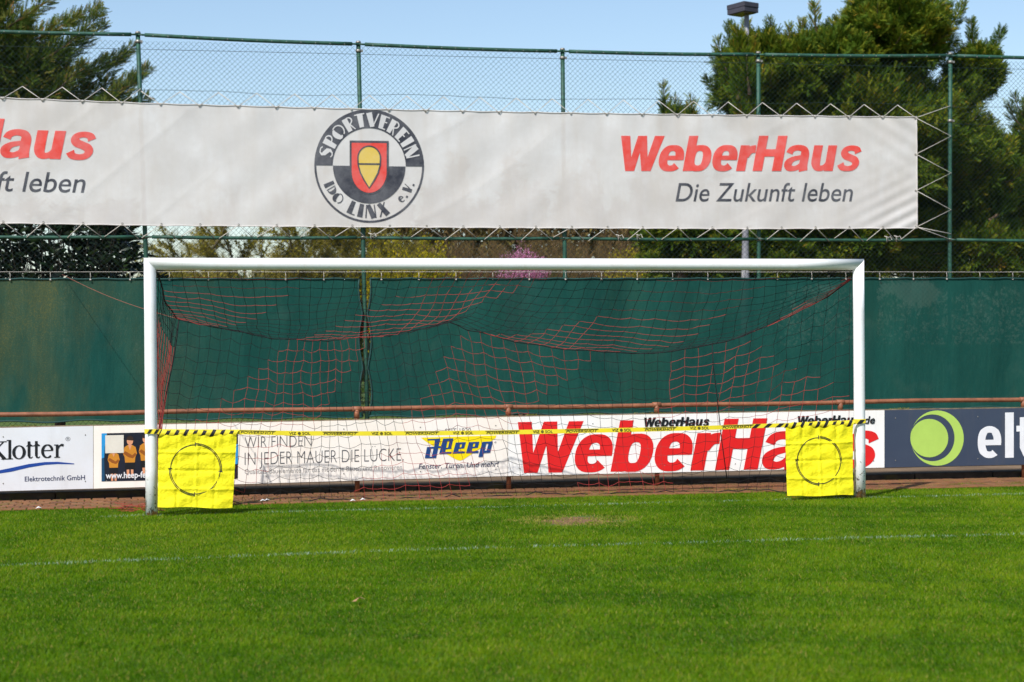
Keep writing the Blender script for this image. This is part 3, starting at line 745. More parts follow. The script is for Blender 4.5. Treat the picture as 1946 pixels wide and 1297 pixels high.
# -- dark board
b4 = board('advertising_board', 'dark navy board with lime green ring emblem, right of the goal', 1681.4, 2330, 780, 770, 889, 875, M['board_navy'])
pr = Print(PRY); c0 = arc(1781, 833, 50.5, 52.5, 0, 360, 48)[:-1]; c1 = arc(1772, 832.5, 42, 44.5, 0, 360, 48)[:-1]
pr.poly(c0, [c1], fn=None); pr.poly(arc(1766, 833, 36, 36.5, 0, 360, 40)[:-1]); pr.build('ring_emblem', M['ink_lime'], b4)
pr = Print(PRY)
def E4(x, y): return (x, y-(x-1858)*.02)
ea = sup(1880.5, 841, 15.2, 24.2, 4, -308, 30)
pr.ribbon(ea, [14.4 if abs(math.cos(R(4-312*q/30))) > .6 else 12.5 for q in range(31)], E4); pr.poly([(1872, 836.6), (1902.5, 836.6), (1902.5, 847), (1872, 847)], fn=E4)
pr.poly([(1910, 785.5), (1926.5, 785.5), (1926.5, 871.5), (1910, 871.5)], fn=E4)
pr.ribbon([(1946, 795), (1946, 835), (1946, 852), (1950, 864), (1962, 867)], [16, 16, 16, 14, 12], E4); pr.poly([(1931.5, 811), (1964, 811), (1964, 822), (1931.5, 822)], fn=E4)
pr.build('lettering', M['ink_white'], b4)
# moss along the board tops
for k, (p0, p1, par) in enumerate(((1000, 1020, b3), (1205, 1300, b3), (1690, 1728, b4), (20, 70, b1), (640, 668, b2))):
    V = []; Fc = []
    for q in range(260):
        x = random.uniform(p0, p1); yy = np.interp(x, [0, 177, 965, 1681, 1946], [813, 810, 793, 780, 776]); c = pix(x, yy-.6, BFY+.03)
        c = c+np.array((0, random.uniform(-.012, .01), random.uniform(0, .022))); s = random.uniform(.004, .011); b = len(V)
        V += [c+np.array((s*random.uniform(-1, 1), s*random.uniform(-1, 1), s*random.uniform(-1, 1))) for _ in range(3)]; Fc.append((b, b+1, b+2))
    kind(link('moss', npmesh('moss', np.array(V), np.array(Fc), M['moss']), par), 'stuff')

# ================================================================== GOAL
def post_mat():
    t = NT('goal_paint'); v = t.coord(kind='World'); x, y, z = t.sep(v)
    n = t.noise(v, 26, 6, .7); n2 = t.noise(v, 9, 5, .7)
    low = t.ramp(t.math('DIVIDE', z, 1.0), [(0.0, (.24, .24, .24)), (0.16, (.13, .13, .13)), (0.45, (.06, .06, .06)), (0.75, (0, 0, 0))])
    chip = t.ramp(t.math('ADD', n, low), [(0.70, (0, 0, 0)), (0.74, (1, 1, 1))])
    c = t.mix(t.ramp(t.math('ADD', n2, t.math('MULTIPLY', low, .8)), [(0.5, (0, 0, 0)), (0.9, (.7, .7, .7))]), srgb(243, 243, 241), srgb(216, 206, 190))
    c = t.mix(chip, c, srgb(112, 104, 92))
    rust = t.ramp(t.math('ADD', t.noise(v, 12, 4), t.ramp(z, [(0.02, (.35, .35, .35)), (0.14, (0, 0, 0))])), [(0.72, (0, 0, 0)), (0.85, (.8, .8, .8))])
    c = t.mix(rust, c, srgb(190, 126, 70)); t.color(c); t.rough(.32); t.bump(chip, -.4, .003); M['goal_paint'] = t.m
post_mat()
goal = thing('football_goal', 'white football goal with red and black net in front of the boards', 'goal', (3.69, 0, 0))
GR, GZ, GW = .06, 2.50, 7.44
def mitre_tube(fnp, rings, name):
    mb = MB(); n = 28; o = 0; vs = []
    for q in rings: vs += [fnp(q, 2*math.pi*k/n) for k in range(n)]
    fs = []
    for r_ in range(len(rings)-1):
        for k in range(n): a = r_*n+k; b = r_*n+(k+1) % n; fs.append((a, b, b+n, a+n))
    mb.add(vs, fs, 0, True); mb.face([k for k in range(n)][::-1]); mb.face([(len(rings)-1)*n+k for k in range(n)])
    return mb.build(name, M['goal_paint'], goal)
def lp(q, a):
    x, y = GR*math.cos(a), GR*math.sin(a); return (x, y, q if q < 2.3 else GZ-x)
def rp(q, a):
    x, y = GR*math.cos(a), GR*math.sin(a); return (GW+x, y, q if q < 2.3 else GZ+x)
def cb(q, a):
    y, z = GR*math.cos(a), GR*math.sin(a)
    return (-z if q == 0 else (GW+z if q == 1 else GW*q), y, GZ+z)
mitre_tube(lp, [-.05, .5, 1, 1.5, 2.0, 9], 'post'); mitre_tube(rp, [-.05, .5, 1, 1.5, 2.0, 9], 'post'); mitre_tube(cb, [0, .1, .25, .5, .75, .9, 1], 'crossbar')
simple('twine_red', srgb(182, 62, 56), .8, .15, 5, kind='World'); simple('twine_black', srgb(10, 12, 14), .8, .2, 5, kind='World')
# net: one sheet from the crossbar over the slack rear edge down to the turf
rear_px = [(340, 607), (420, 622), (520, 643), (600, 648), (700, 642), (790, 628), (850, 611), (900, 630), (980, 650), (1080, 664), (1200, 673), (1260, 671), (1370, 650), (1410, 638), (1500, 600), (1570, 565), (1616, 532)]
def rear(u):
    s = u-.085*math.sin(math.pi*min(1, u*.98))**2*(1 if u > .3 else u/.3)
    px_ = 340+(1616-340)*s; py_ = float(np.interp(px_, [p[0] for p in rear_px], [p[1] for p in rear_px]))
    Yr = float(np.interp(px_, [340, 500, 850, 1250, 1420, 1616], [1.0, 1.12, 1.05, 1.12, .95, .07]))
    return np.array(pix(px_, py_, Yr))
bot_w = [(.02, .88), (.6, .95), (1.3, 1.08), (2.3, 1.15), (4.6, 1.2), (6.0, 1.12), (6.7, 1.0), (7.05, .75), (7.36, .15)]
def bot(u):
    x = .02+(7.34)*u; return np.array((x, float(np.interp(x, [p[0] for p in bot_w], [p[1] for p in bot_w])), .025))
NC, NT_, NB = 62, 13, 15
def sn(i, j, s): return math.sin(i*.9+s*1.7+j*.35)*.5+math.sin(i*.37-j*.8+s*2.9)*.5
G = np.zeros((NC+1, NT_+NB+1, 3)); rn = np.random.default_rng(3)
for i in range(NC+1):
    u = i/NC; T0 = np.array((.07+7.30*u, .045, 2.45)); Rr = rear(u); B0 = bot(u)
    for j in range(NT_+1):
        t = j/NT_; p = T0+(Rr-T0)*t
        p[2] = T0[2]+(Rr[2]-T0[2])*(1-(1-t)**1.75)
        p[2] -= .05*math.sin(math.pi*t)*(.5+.5*math.sin(u*17)); amp = .022*math.sin(math.pi*t)
        p += np.array((sn(i, j, 1)*amp, 0, sn(i, j, 2)*amp)); G[i, j] = p
    for j in range(1, NB+1):
        t = j/NB; p = Rr+(B0-Rr)*t
        bul = .10*math.sin(math.pi*t)
        p[1] += bul*(1 if u < .9 else (1-u)*10)*.6
        amp = .028*min(1, 4*t)*(1 if u < .97 else .3)
        p += np.array((sn(i, j, 3)*amp, sn(i, j, 5)*amp, sn(i*1.7, j*.6, 4)*amp*.9+(.012 if i % 2 else -.012))); p[2] = max(p[2], .02)
        G[i, NT_+j] = p
    if 0 < i < NC: G[i, 1:] += rn.normal(0, .006, (NT_+NB, 3))*np.array((1, 1, 1))
G[:, :, 2] = np.maximum(G[:, :, 2], .018)
def is_red(i, j):
    jj = j-NT_
    if i >= 48 and jj >= 0: return jj >= (i-52)*.85 and jj >= (48-i)+1 and jj < 8+(i-48)*.2
    return ((i+j-3) % 21) < 11
TR_ = .0025
mbn = MB()
def twine(a, b, red, sag=.0, r=TR_):
    m_ = (a+b)/2; m_ = m_+np.array((0, 0, -sag)); mbn.tube([a, m_, b], r, 3, 0 if red else 1, False, True)
for i in range(NC+1):
    for j in range(NT_+NB+1):
        if i < NC and j > 0: twine(G[i, j], G[i+1, j], is_red(i, j), .006 if j > NT_ else .003)
        if j < NT_+NB: twine(G[i, j], G[i, j+1], is_red(i, j) and not (j < NT_ and (i < 24 or i > 40)))
# left side panel, seen almost edge-on, and the slack heap on the turf
NS = 13; NZ = 20
S = np.zeros((NS+1, NZ+1, 3)); Lr = G[0, NT_]; Lb = np.array((-.02, .88, .03))
for i in range(NS+1):
    u = i/NS
    for j in range(NZ+1):
        t = j/NZ; a = np.array((.05, .04, 2.44-2.40*t)); b = Lr+(Lb-Lr)*t; b[2] = Lr[2]*(1-t)+.03*t
        p = a*(1-u)+b*u; p[2] -= .16*math.sin(math.pi*u)*(1-t)*.6
        p += np.array((sn(i, j, 7)*.02, 0, sn(i, j, 8)*.02))*(1 if 0 < i < NS else .2); S[i, j] = p
for i in range(NS+1):
    for j in range(NZ+1):
        if i < NS: twine(S[i, j], S[i+1, j], (i+j) % 15 > 6 and j > 3, .004)
        if j < NZ: twine(S[i, j], S[i, j+1], j > 2, 0, .0036)
for k in range(70):
    a = np.array((random.uniform(-.30, .25), random.uniform(.35, .95), random.uniform(.02, .05))); a[0] = -.28+(a[0]+.28)*(1.0 if a[1] > .6 else .6)
    an = random.uniform(0, 6.28); twine(a, a+np.array((.13*math.cos(an), .13*math.sin(an), random.uniform(-.01, .012))), random.random() < .75)
for k in range(26):   # slack near the right post
    a = np.array((random.uniform(6.75, 7.3), random.uniform(.1, .7), random.uniform(.02, .04))); an = random.uniform(0, 6.28)
    twine(a, a+np.array((.12*math.cos(an), .12*math.sin(an), 0)), random.random() < .5)
kind(mbn.build('net', [M['twine_red'], M['twine_black']], goal), 'stuff')
mb = MB()
mb.tube([G[i, NT_]+np.array((0, 0, -.004)) for i in range(NC+1)], .0055, 5); mb.build('rear_rope', M['twine_black'], goal)
mb = MB(); mb.tube([S[i, 0]+np.array((.004, 0, 0)) for i in range(NS+1)], .008, 5); mb.build('side_rope', M['twine_black'], goal)
mb = MB(); mb.tube([Lr+(Lb-Lr)*t+np.array((.012*math.sin(9*t), 0, 0)) for t in np.linspace(0, 1, 12)], .0065, 5); mb.build('corner_rope', M['twine_black'], goal)
mb = MB(); mb.tube([G[i, -1]+np.array((0, -.01, -.004)) for i in range(NC+1)], .0055, 5); mb.build('bottom_rope', M['twine_black'], goal)
simple('rope_brown', srgb(140, 84, 64), .9, .15, 12)
mb = MB(); A = Lr; Bq = np.array(pix(118, 522, FY-.06)); mb.tube([A+(Bq-A)*t-np.array((0, 0, .05*math.sin(math.pi*t))) for t in np.linspace(0, 1, 14)], .0032, 5); mb.build('guy_rope', M['rope_brown'], goal)
mb = MB(); k0 = 51; A = G[k0, NT_]; mb.tube([A, A+np.array((.01, 0, -.25)), A+np.array((.06, .02, -.6)), A+np.array((.10, 0, -1.05)), A+np.array((.16, .0, -1.5))], .0055, 5); mb.build('hanging_rope', M['twine_black'], goal)
hk = None
for i in range(1, NC, 2):
    mb = MB(); mb.tube([(0, .055, -.015), (0, .075, -.03), (0, .07, -.055), (0, .05, -.05)], .005, 5)
    o = link('net_hook', hk, goal) if hk else mb.build('net_hook', M['ink_white'], goal); hk = o.data; o.location = (.07+7.30*i/NC, 0, GZ)

# ------------------------------------------------------------------ strap and target cloths
def cloth_mat():
    t = NT('yellow_cloth'); v = t.coord(kind='World'); n = t.noise(v, 5, 4)
    t.color(t.ramp(n, [(0.3, srgb(250, 234, 4)), (0.7, srgb(255, 244, 20))])); t.rough(.75); t.bump(t.noise(v, 17, 5, .65), .6, .03); t.see_through(0, .10); M['yellow_cloth'] = t.m
cloth_mat()
simple('strap_yellow', srgb(238, 216, 40), .6, .08, 6, kind='World'); simple('strap_black', srgb(22, 22, 24), .55, .1, 6, kind='World')
TY = -.072
strap_px = [(277, 820.5), (300, 820.5), (452, 821.5), (560, 824), (690, 824.3), (830, 823.6), (940, 822.4), (1080, 819.8), (1250, 816.2), (1350, 813.3), (1440, 810), (1490, 808.6), (1560, 805), (1622, 803), (1645, 800.5)]
def strap_y(px_): return float(np.interp(px_, [p[0] for p in strap_px], [p[1] for p in strap_px]))
strap = thing('printed_strap', 'yellow printed strap stretched between the goal posts in front of the net', 'strap', (3.7, TY, .8))
SHH = 4.3
Vs = []
for px_ in np.linspace(277, 1645, 140):
    h = SHH*(1.05-.15*(px_-277)/1368); y = strap_y(px_)
    for dy in (-h, h): Vs.append(np.array(pix(px_, y+dy, TY)))
mb = MB(); n = len(Vs)//2
th = np.array((0, .0025, 0)); mb.add(Vs+[v+th for v in Vs], [(2*k, 2*k+2, 2*k+3, 2*k+1) for k in range(n-1)]+[(2*n+2*k, 2*n+2*k+1, 2*n+2*k+3, 2*n+2*k+2) for k in range(n-1)]+
       [(2*k, 2*n+2*k, 2*n+2*k+2, 2*k+2) for k in range(n-1)]+[(2*k+1, 2*k+3, 2*n+2*k+3, 2*n+2*k+1) for k in range(n-1)])
mb.build('band', M['strap_yellow'], strap)
for cx, py_, s in ((0, 820.5, 1), (GW, 800.8, .92)):    # loop round each post
    zc = float(pix(286 if cx == 0 else 1634, py_, TY)[2]); mb = MB(); vs = []; fs = []; h = .0225*s
    for k in range(25):
        a = math.pi*2*k/24; vs += [(cx+.0655*math.cos(a), .0655*math.sin(a), zc-h), (cx+.0655*math.cos(a), .0655*math.sin(a), zc+h)]
    fs = [(2*k, 2*k+2, 2*k+3, 2*k+1) for k in range(24)]; mb.add(vs, fs, 0, True); mb.build('post_loop', M['strap_yellow'], strap)
pr = Print(TY-.0016)
def stripes(x0, x1, step, w, slant):
    x = x0
    while x < x1:
        h = SHH*.93; y = strap_y(x); pr.poly([(x, y+h), (x+w, y+h-.3), (x+w+slant, y-h-.3), (x+slant, y-h)]); x += step
stripes(1428, 1492, 22.5, 9, 9); stripes(279, 300, 13, 6, 5); stripes(1628, 1640, 20, 9, 7); pr.build('warning_stripes', M['strap_black'], strap)
pr = Print(TY-.0016)
x = 457; k = 0
while x < 1410:
    if k % 2 == 0:
        w = 62*(1.05-.13*(x-457)/950); c = 4.6; pr.text('POWERSHOT', (x, strap_y(x)+2.6), (x+w, strap_y(x+w)+2.6), c, .006, .25)
        pr.ribbon([(x-2, strap_y(x)-2.8), (x+w+2, strap_y(x+w)-2.8)], .9); x += w+27
    else:
        w = 40*(1.03-.12*(x-457)/950); y = strap_y(x+w/2)
        pr.text('VIZ', (x, y+2.5), (x+w*.34, y+2.5), 5.2, .012); pr.text('SOL', (x+w*.62, y+2.5), (x+w, y+2.5), 5.2, .012)
        pr.ribbon(arc(x+w*.48, y, 2.3, 2.3, 0, 360, 12)[:-1], .9, closed=True); pr.ribbon([(x+w*.41, y), (x+w*.55, y)], .8); pr.ribbon([(x+w*.48, y-3), (x+w*.48, y+3)], .8); x += w+25
    k += 1
pr.build('lettering', M['strap_black'], strap)
def flag(name, label, c4, ring, seed):
    """c4: pixel corners TL, TR, BR, BL"""
    FYp = TY-.006; root = thing(name, label, 'target cloth', pix((c4[3][0]+c4[2][0])/2, c4[3][1], FYp))
    nx, nz = 96, 96
    def at2(u, v):
        x = (c4[0][0]*(1-u)+c4[1][0]*u)*(1-v)+(c4[3][0]*(1-u)+c4[2][0]*u)*v
        y = (c4[0][1]*(1-u)+c4[1][1]*u)*(1-v)+(c4[3][1]*(1-u)+c4[2][1]*u)*v
        return x, y
    def wr(u, v):
        w = .006*math.sin(9*u+2*v+seed)*(.35+v*.4)+.012*math.sin(3.4*u+1.2*v+seed*2)*v
        w += .010*(1-min(1, v*5))*math.sin(38*u+seed)*.7
        for q in (.25, .5, .75):                                    # fold creases
            w += .008*max(0, 1-abs(u-q)*30)*(1 if q != .5 else -1)+.008*max(0, 1-abs(v-q)*30)*(-1 if q != .5 else 1)+.004*((u*4) % 1-.5)*(1 if int(u*4) % 2 else -1)
        w += .004*math.sin(17*u-13*v+seed*3)+.003*math.sin(29*v+11*u)
        return -.012+w-.03*v*v
    V = []; Fq = []
    for j in range(nz+1):
        for i in range(nx+1):
            u, v = i/nx, j/nz; x, y = at2(u, v); y += .9*math.sin(u*9+seed)*(v**4); p = pix(x, y, FYp); V.append((p[0], p[1]+wr(u, v), p[2]))
    for j in range(nz):
        for i in range(nx): q = j*(nx+1)+i; Fq.append((q, q+nx+1, q+nx+2, q+1))
    link('cloth', npmesh('cloth', np.array(V), np.array(Fq), M['yellow_cloth'], smooth=True), root)
    # sleeve with black bars
    mb = MB(); ns = 60
    for i in range(ns+1):
        u = i/ns; x, y = at2(u, 0); p = np.array(pix(x, y-1.5, FYp)); b = .006*math.sin(38*u+seed)
        for a in range(8):
            an = 2*math.pi*a/8; mb.v.append((p[0], p[1]-.006+b*.4+.011*math.cos(an), p[2]+(.030+b)*math.sin(an)))
    for i in range(ns):
        blk = ((i+seed*2) % 7) < 3
        for a in range(8):
            q = i*8+a; q2 = i*8+(a+1) % 8; mb.face((q, q2, q2+8, q+8), 1 if blk else 0, True)
    # slant the bars
    for idx in range(len(mb.v)):
        x, y, z = mb.v[idx]; zc = pix(at2(.5, 0)[0], at2(.5, 0)[1], FYp)[2]; mb.v[idx] = (x+(z-zc)*.55, y, z)
    mb.build('sleeve', [M['strap_yellow'], M['strap_black']], root)
    # printed ring with doubled arcs and ticks
    cx, cy, rx, ry = ring
    lines = [(arc(cx, cy, rx, ry, 0, 360, 60), 1.5), (arc(cx, cy, rx*1.055, ry*1.055, -90, 5, 20), 1.4), (arc(cx, cy, rx*1.055, ry*1.055, 92, 182, 20), 1.4)]
    for a in (-90, 5, 92, 182): lines.append(([(cx+rx*f*math.cos(R(a)), cy+ry*f*math.sin(R(a))) for f in (.93, 1.1)], 1.5))
    mb = MB()
    W_, H_ = c4[1][0]-c4[0][0], c4[3][1]-c4[0][1]
    for pts, w in lines:
        n = len(pts); vs = []
        for k in range(n):
            a, b = pts[max(k-1, 0)], pts[min(k+1, n-1)]; dx, dy = b[0]-a[0], b[1]-a[1]; L = math.hypot(dx, dy); nx_, ny_ = -dy/L*w/2, dx/L*w/2
            for s in (1, -1):
                x, y = pts[k][0]+s*nx_, pts[k][1]+s*ny_; u, v = (x-c4[0][0])/W_, (y-c4[0][1])/H_; p = pix(x, y, FYp); vs.append((p[0], p[1]+wr(u, v)-.004, p[2]))
        mb.add(vs, [(2*k, 2*k+1, 2*k+3, 2*k+2) for k in range(n-1)])
    mb.build('printed_ring', M['strap_black'], root)
flag('target_cloth', 'yellow square target cloth beside the left goal post, almost touching the grass', [(301, 825), (450, 825), (441.5, 965.5), (299.5, 963)], (371, 892, 47, 46.5), 1)
flag('target_cloth', 'smaller looking yellow target cloth hung against the right goal post', [(1492, 811), (1620.5, 806.5), (1619.5, 940.5), (1494, 943)], (1554.5, 875.5, 40.5, 43.5), 4)

# ================================================================== TREES AND SHRUBS BEHIND THE FENCE
def leaf_mat(name, stops, rough=.6, translucent=.25, spec=.15, inst=False):
    t = NT(name); at = t.node('ShaderNodeAttribute'); at.attribute_name = 'tint'; at.attribute_type = 'INSTANCER' if inst else 'GEOMETRY'
    x, y, z = t.sep(at.outputs['Color']); t.color(t.ramp(x, stops)); t.rough(rough); t.b.inputs['Specular IOR Level'].default_value = spec
    t.see_through(0, translucent); M[name] = t.m
leaf_mat('yew_needles', [(0, srgb(42, 68, 17)), (.45, srgb(80, 104, 24)), (.8, srgb(132, 134, 34)), (1, srgb(150, 120, 40))], .6, .15, inst=True)
leaf_mat('fir_needles', [(0, srgb(46, 72, 28)), (.5, srgb(84, 104, 38)), (.85, srgb(136, 126, 60)), (1, srgb(158, 118, 64))], inst=True)
leaf_mat('laurel_leaves_shaded', [(0, srgb(14, 30, 14)), (.6, srgb(26, 46, 20)), (1, srgb(48, 66, 26))], .35, .1, .5)  # dark leaf greens also hold the shade this bush stands in
leaf_mat('willow_buds', [(0, srgb(120, 116, 34)), (.6, srgb(156, 144, 44)), (1, srgb(176, 166, 70))], .6, .4)
leaf_mat('forsythia_buds', [(0, srgb(120, 120, 20)), (.6, srgb(168, 156, 24)), (1, srgb(204, 180, 30))], .6, .4, inst=True)
leaf_mat('brown_buds', [(0, srgb(94, 76, 50)), (.6, srgb(122, 98, 64)), (1, srgb(130, 116, 62))], .7, .2, inst=True)
leaf_mat('pink_petals', [(0, srgb(186, 108, 150)), (.6, srgb(208, 136, 174)), (1, srgb(226, 172, 198))], .6, .4, inst=True)
leaf_mat('hedge_leaves', [(0, srgb(40, 62, 24)), (.6, srgb(64, 86, 30)), (1, srgb(92, 108, 40))], .6, .3)
leaf_mat('hedge_brown', [(0, srgb(84, 70, 46)), (.6, srgb(112, 92, 58)), (1, srgb(118, 108, 56))], .7, .2)
leaf_mat('willow_twigs', [(0, srgb(112, 100, 46)), (.6, srgb(140, 128, 52)), (1, srgb(160, 146, 70))], .7, .2, .3, True)
simple('bark_dark', srgb(40, 34, 26), .95, .3, 8)
simple('bark', srgb(84, 68, 52), .95, .35, 8, 0, .4); simple('bark_grey', srgb(96, 86, 68), .95, .3, 8); simple('twig_brown', srgb(104, 80, 58), .95, .25, 8)

def spray_template(n, nl, wd, droop=0.0):
    """a shoot along +x of length 1 with n pairs of flat needles"""
    V = []; Fc = []
    def tri(a, b, c): k = len(V); V.extend([a, b, c]); Fc.append((k, k+1, k+2))
    tri((0, -.018, 0), (0, .018, 0), (1, 0, -droop))
    for q in range(n):
        t = .12+.86*q/(n-1); zz = -droop*t*t; L = nl*(1-.45*t)
        for s in (1, -1):
            tri((t, 0, zz), (t+wd, 0, zz), (t+L*.55, s*L*.85, zz+.05*((q % 3)-1)))
    return np.array(V, float), np.array(Fc)
def leaf_template():
    V = [(0, 0, 0), (.35, .13, .03), (.35, -.13, .03), (.75, .09, -.02), (.75, -.09, -.02), (1, 0, -.08)]
    return np.array(V, float), np.array([(0, 2, 1), (1, 2, 4), (1, 4, 3), (3, 4, 5)])
def bud_template():
    return np.array([(0, 0, 0), (.6, .28, .05), (1, 0, 0), (.5, -.3, -.05)], float), np.array([(0, 3, 1), (1, 3, 2)])
def scatter(name, tmpl, pos, dirs, size, mat, parent, tint=None, rng=RNG, stuff=True):
    TV, TF = tmpl; n = len(pos); d = dirs/np.linalg.norm(dirs, axis=1, keepdims=True)
    rnd = rng.normal(size=(n, 3)); y = np.cross(d, rnd); y /= np.linalg.norm(y, axis=1, keepdims=True)+1e-9; z = np.cross(d, y)
    B = np.stack([d, y, z], 1)                                   # rows are axes
    V = np.einsum('kj,njc->nkc', TV, B)*np.asarray(size)[:, None, None]+pos[:, None, :]
    Fc = TF[None]+(np.arange(n)*len(TV))[:, None, None]
    tint = rng.random(n) if tint is None else tint
    C = np.ones((n, len(TV), 4)); C[:, :, :3] = np.clip(tint, 0, 1)[:, None, None]
    o = link(name, npmesh(name, V.reshape(-1, 3), Fc.reshape(-1, 3), mat, C.reshape(-1, 4)), parent)
    return kind(o, 'stuff') if stuff else o
def instancer(name, tmpl, pos, dirs, size, mat, parent, tint=None, rng=RNG):
    """like scatter, but the shoots are geometry-node instances of one small mesh"""
    TV, TF = tmpl; n = len(pos); d = dirs/np.linalg.norm(dirs, axis=1, keepdims=True)
    tm = npmesh(name+'_shoot', TV, TF, mat); to = bpy.data.objects.new(name+'_shoot', tm)
    yaw = np.arctan2(d[:, 1], d[:, 0]); pit = -np.arcsin(np.clip(d[:, 2], -1, 1)); rol = rng.uniform(0, 2*np.pi, n)
    me = bpy.data.meshes.new(name); me.vertices.add(n); me.vertices.foreach_set('co', np.ascontiguousarray(pos, np.float32).ravel())
    a = me.attributes.new('turn', 'FLOAT_VECTOR', 'POINT'); a.data.foreach_set('vector', np.ascontiguousarray(np.stack([rol, pit, yaw], 1), np.float32).ravel())
    a = me.attributes.new('size', 'FLOAT', 'POINT'); a.data.foreach_set('value', np.ascontiguousarray(size, np.float32))
    tint = rng.random(n) if tint is None else tint; c = np.ones((n, 4), np.float32); c[:, :3] = np.clip(tint, 0, 1)[:, None]
    a = me.attributes.new('tint', 'FLOAT_COLOR', 'POINT'); a.data.foreach_set('color', c.ravel())
    o = link(name, me, parent); ng = bpy.data.node_groups.new(name, 'GeometryNodeTree')
    ng.interface.new_socket('Geometry', in_out='INPUT', socket_type='NodeSocketGeometry'); ng.interface.new_socket('Geometry', in_out='OUTPUT', socket_type='NodeSocketGeometry')
    gi = ng.nodes.new('NodeGroupInput'); go = ng.nodes.new('NodeGroupOutput'); ip = ng.nodes.new('GeometryNodeInstanceOnPoints'); oi = ng.nodes.new('GeometryNodeObjectInfo')
    oi.inputs['Object'].default_value = to
    r_ = ng.nodes.new('GeometryNodeInputNamedAttribute'); r_.data_type = 'FLOAT_VECTOR'; r_.inputs['Name'].default_value = 'turn'
    s_ = ng.nodes.new('GeometryNodeInputNamedAttribute'); s_.data_type = 'FLOAT'; s_.inputs['Name'].default_value = 'size'
    e2 = ng.nodes.new('FunctionNodeEulerToRotation'); L = ng.links.new
    L(gi.outputs[0], ip.inputs['Points']); L(oi.outputs['Geometry'], ip.inputs['Instance']); L(r_.outputs[0], e2.inputs[0]); L(e2.outputs[0], ip.inputs['Rotation']); L(s_.outputs[0], ip.inputs['Scale']); L(ip.outputs[0], go.inputs[0])
    md = o.modifiers.new('shoots', 'NODES'); md.node_group = ng
    return kind(o, 'stuff')
YEW = spray_template(6, .34, .13); FIR = spray_template(10, .30, .05, .15)
def plume_paths(base, tip, lift, rng, n=7):
    base = np.array(base, float); tip = np.array(tip, float); L = np.linalg.norm(tip-base)
    t = np.linspace(0, 1, n)[:, None]; mid = np.sin(np.pi*t)
    return base+(tip-base)*t+mid*np.array((0, 0, -lift*L))+mid*rng.normal(0, .05*L, 3)
def conifer(name, label, base, htop, lobes, Y, needles, tmpl, per_m2, rng, extra=(), spray=(.08, .15), lift=.10, group=None, dens=150, trunk_px=None, fill=420):
    """lobes: (px,py,rx,ry,depth_m,n) in photo pixels at distance Y; plumes of shoots fill them"""
    root = thing(name, label, 'tree', base, group)
    sc = F_PX/(Y+19.4)
    mbt = MB(); b = np.array(base, float); top = np.array((b[0]+.1, b[1], htop))
    mbt.tube([b+(top-b)*t+np.array((.06*math.sin(5*t), .05*math.cos(4*t), 0)) for t in np.linspace(0, 1, 10)], [max(.03, .24*(1-t)**.8) for t in np.linspace(0, 1, 10)], 9); mbt.build('trunk', M['bark'], root)
    mbl = MB(); P = []; D = []; S = []; Tn = []
    plumes = list(extra)
    for (cx, cy, rx, ry, dz, n) in lobes:
        c = np.array(pix(cx, cy, Y)); rad = np.array((rx/sc, dz, ry/sc))
        for _ in range(n):
            v = rng.normal(size=3); v /= np.linalg.norm(v); v *= rng.uniform(.55, 1.0)**.5
            tip = c+v*rad; inner = np.array((b[0]+(c[0]-b[0])*.75, b[1]+(c[1]-b[1])*.6, c[2]-rad[2]*.55)); L = rng.uniform(.35, .75)
            plumes.append((tip+(inner-tip)*L*rng.uniform(.6, 1), tip, 1.0))
    for (cx, cy, rx, ry, dz, n) in lobes:
        c = np.array(pix(cx, cy, Y)); rad = np.array((rx/sc, dz, ry/sc)); m = int(n*fill)
        v = rng.normal(size=(m, 3)); v /= np.linalg.norm(v, axis=1, keepdims=True); clump = .82+.18*np.sin(v[:, 0]*7+cx)*np.sin(v[:, 2]*8+cy)+.1*np.sin(v[:, 1]*13+v[:, 2]*11)
        rr = rng.uniform(.45, 1.0, m)**.6*clump; P.append(c+v*rad*rr[:, None]); D.append(v*.8+rng.normal(0, .5, (m, 3))+np.array((0, 0, .25))); S.append(rng.uniform(*spray, m))
        Tn.append(np.clip(rng.normal(.42, .2, m)+.12*np.sin(v[:, 0]*9+v[:, 2]*6), 0, 1))
    for (a, tip, th) in plumes:
        path = plume_paths(a, tip, lift, rng); L = np.linalg.norm(np.diff(path, axis=0), axis=1).sum()
        mbl.tube(path, [max(.004, .028*th*(1-q/6.5)) for q in range(7)], 4, 0, False)
        n = int(dens*L*th)+12; t = rng.uniform(.12, 1.0, n)**.8
        k = np.clip((t*6).astype(int), 0, 5); f = t*6-k; p = path[k]*(1-f)[:, None]+path[k+1]*f[:, None]
        dirp = path[k+1]-path[k]; dirp /= np.linalg.norm(dirp, axis=1, keepdims=True)
        r = rng.normal(size=(n, 3)); r -= (r*dirp).sum(1)[:, None]*dirp; r /= np.linalg.norm(r, axis=1, keepdims=True)
        spread = (.05+.20*(1-t))*min(1.2, .6+L*.35)
        d = dirp*.9+r*.75+np.array((0, 0, .18)); P.append(p+r*(spread*rng.random(n))[:, None]); D.append(d); S.append(rng.uniform(*spray, n)*(1.1-.3*t))
        Tn.append(np.clip(rng.normal(.25+.3*t, .2), 0, 1)+rng.normal(0, .09))
    kind(mbl.build('limbs', M['bark'], root), 'stuff')
    P, D, S, Tn = map(np.concatenate, (P, D, S, Tn))
    q = P-CAM; w = q@CF; ux = CX+F_PX*(q@CR)/w; uy = CY-F_PX*(q@CU)/w          # thinner where banner and screen always hide it
    hid = ((ux < 1690) & (uy > 250) & (uy < 405)) ; keep = ~hid | (rng.random(len(P)) < .18)
    instancer('crown', tmpl, P[keep], D[keep], S[keep], M[needles], root, Tn[keep], rng)
    return root
r1 = np.random.default_rng(21)
YY = 13.6; cb_ = pix(1640, 700, YY)
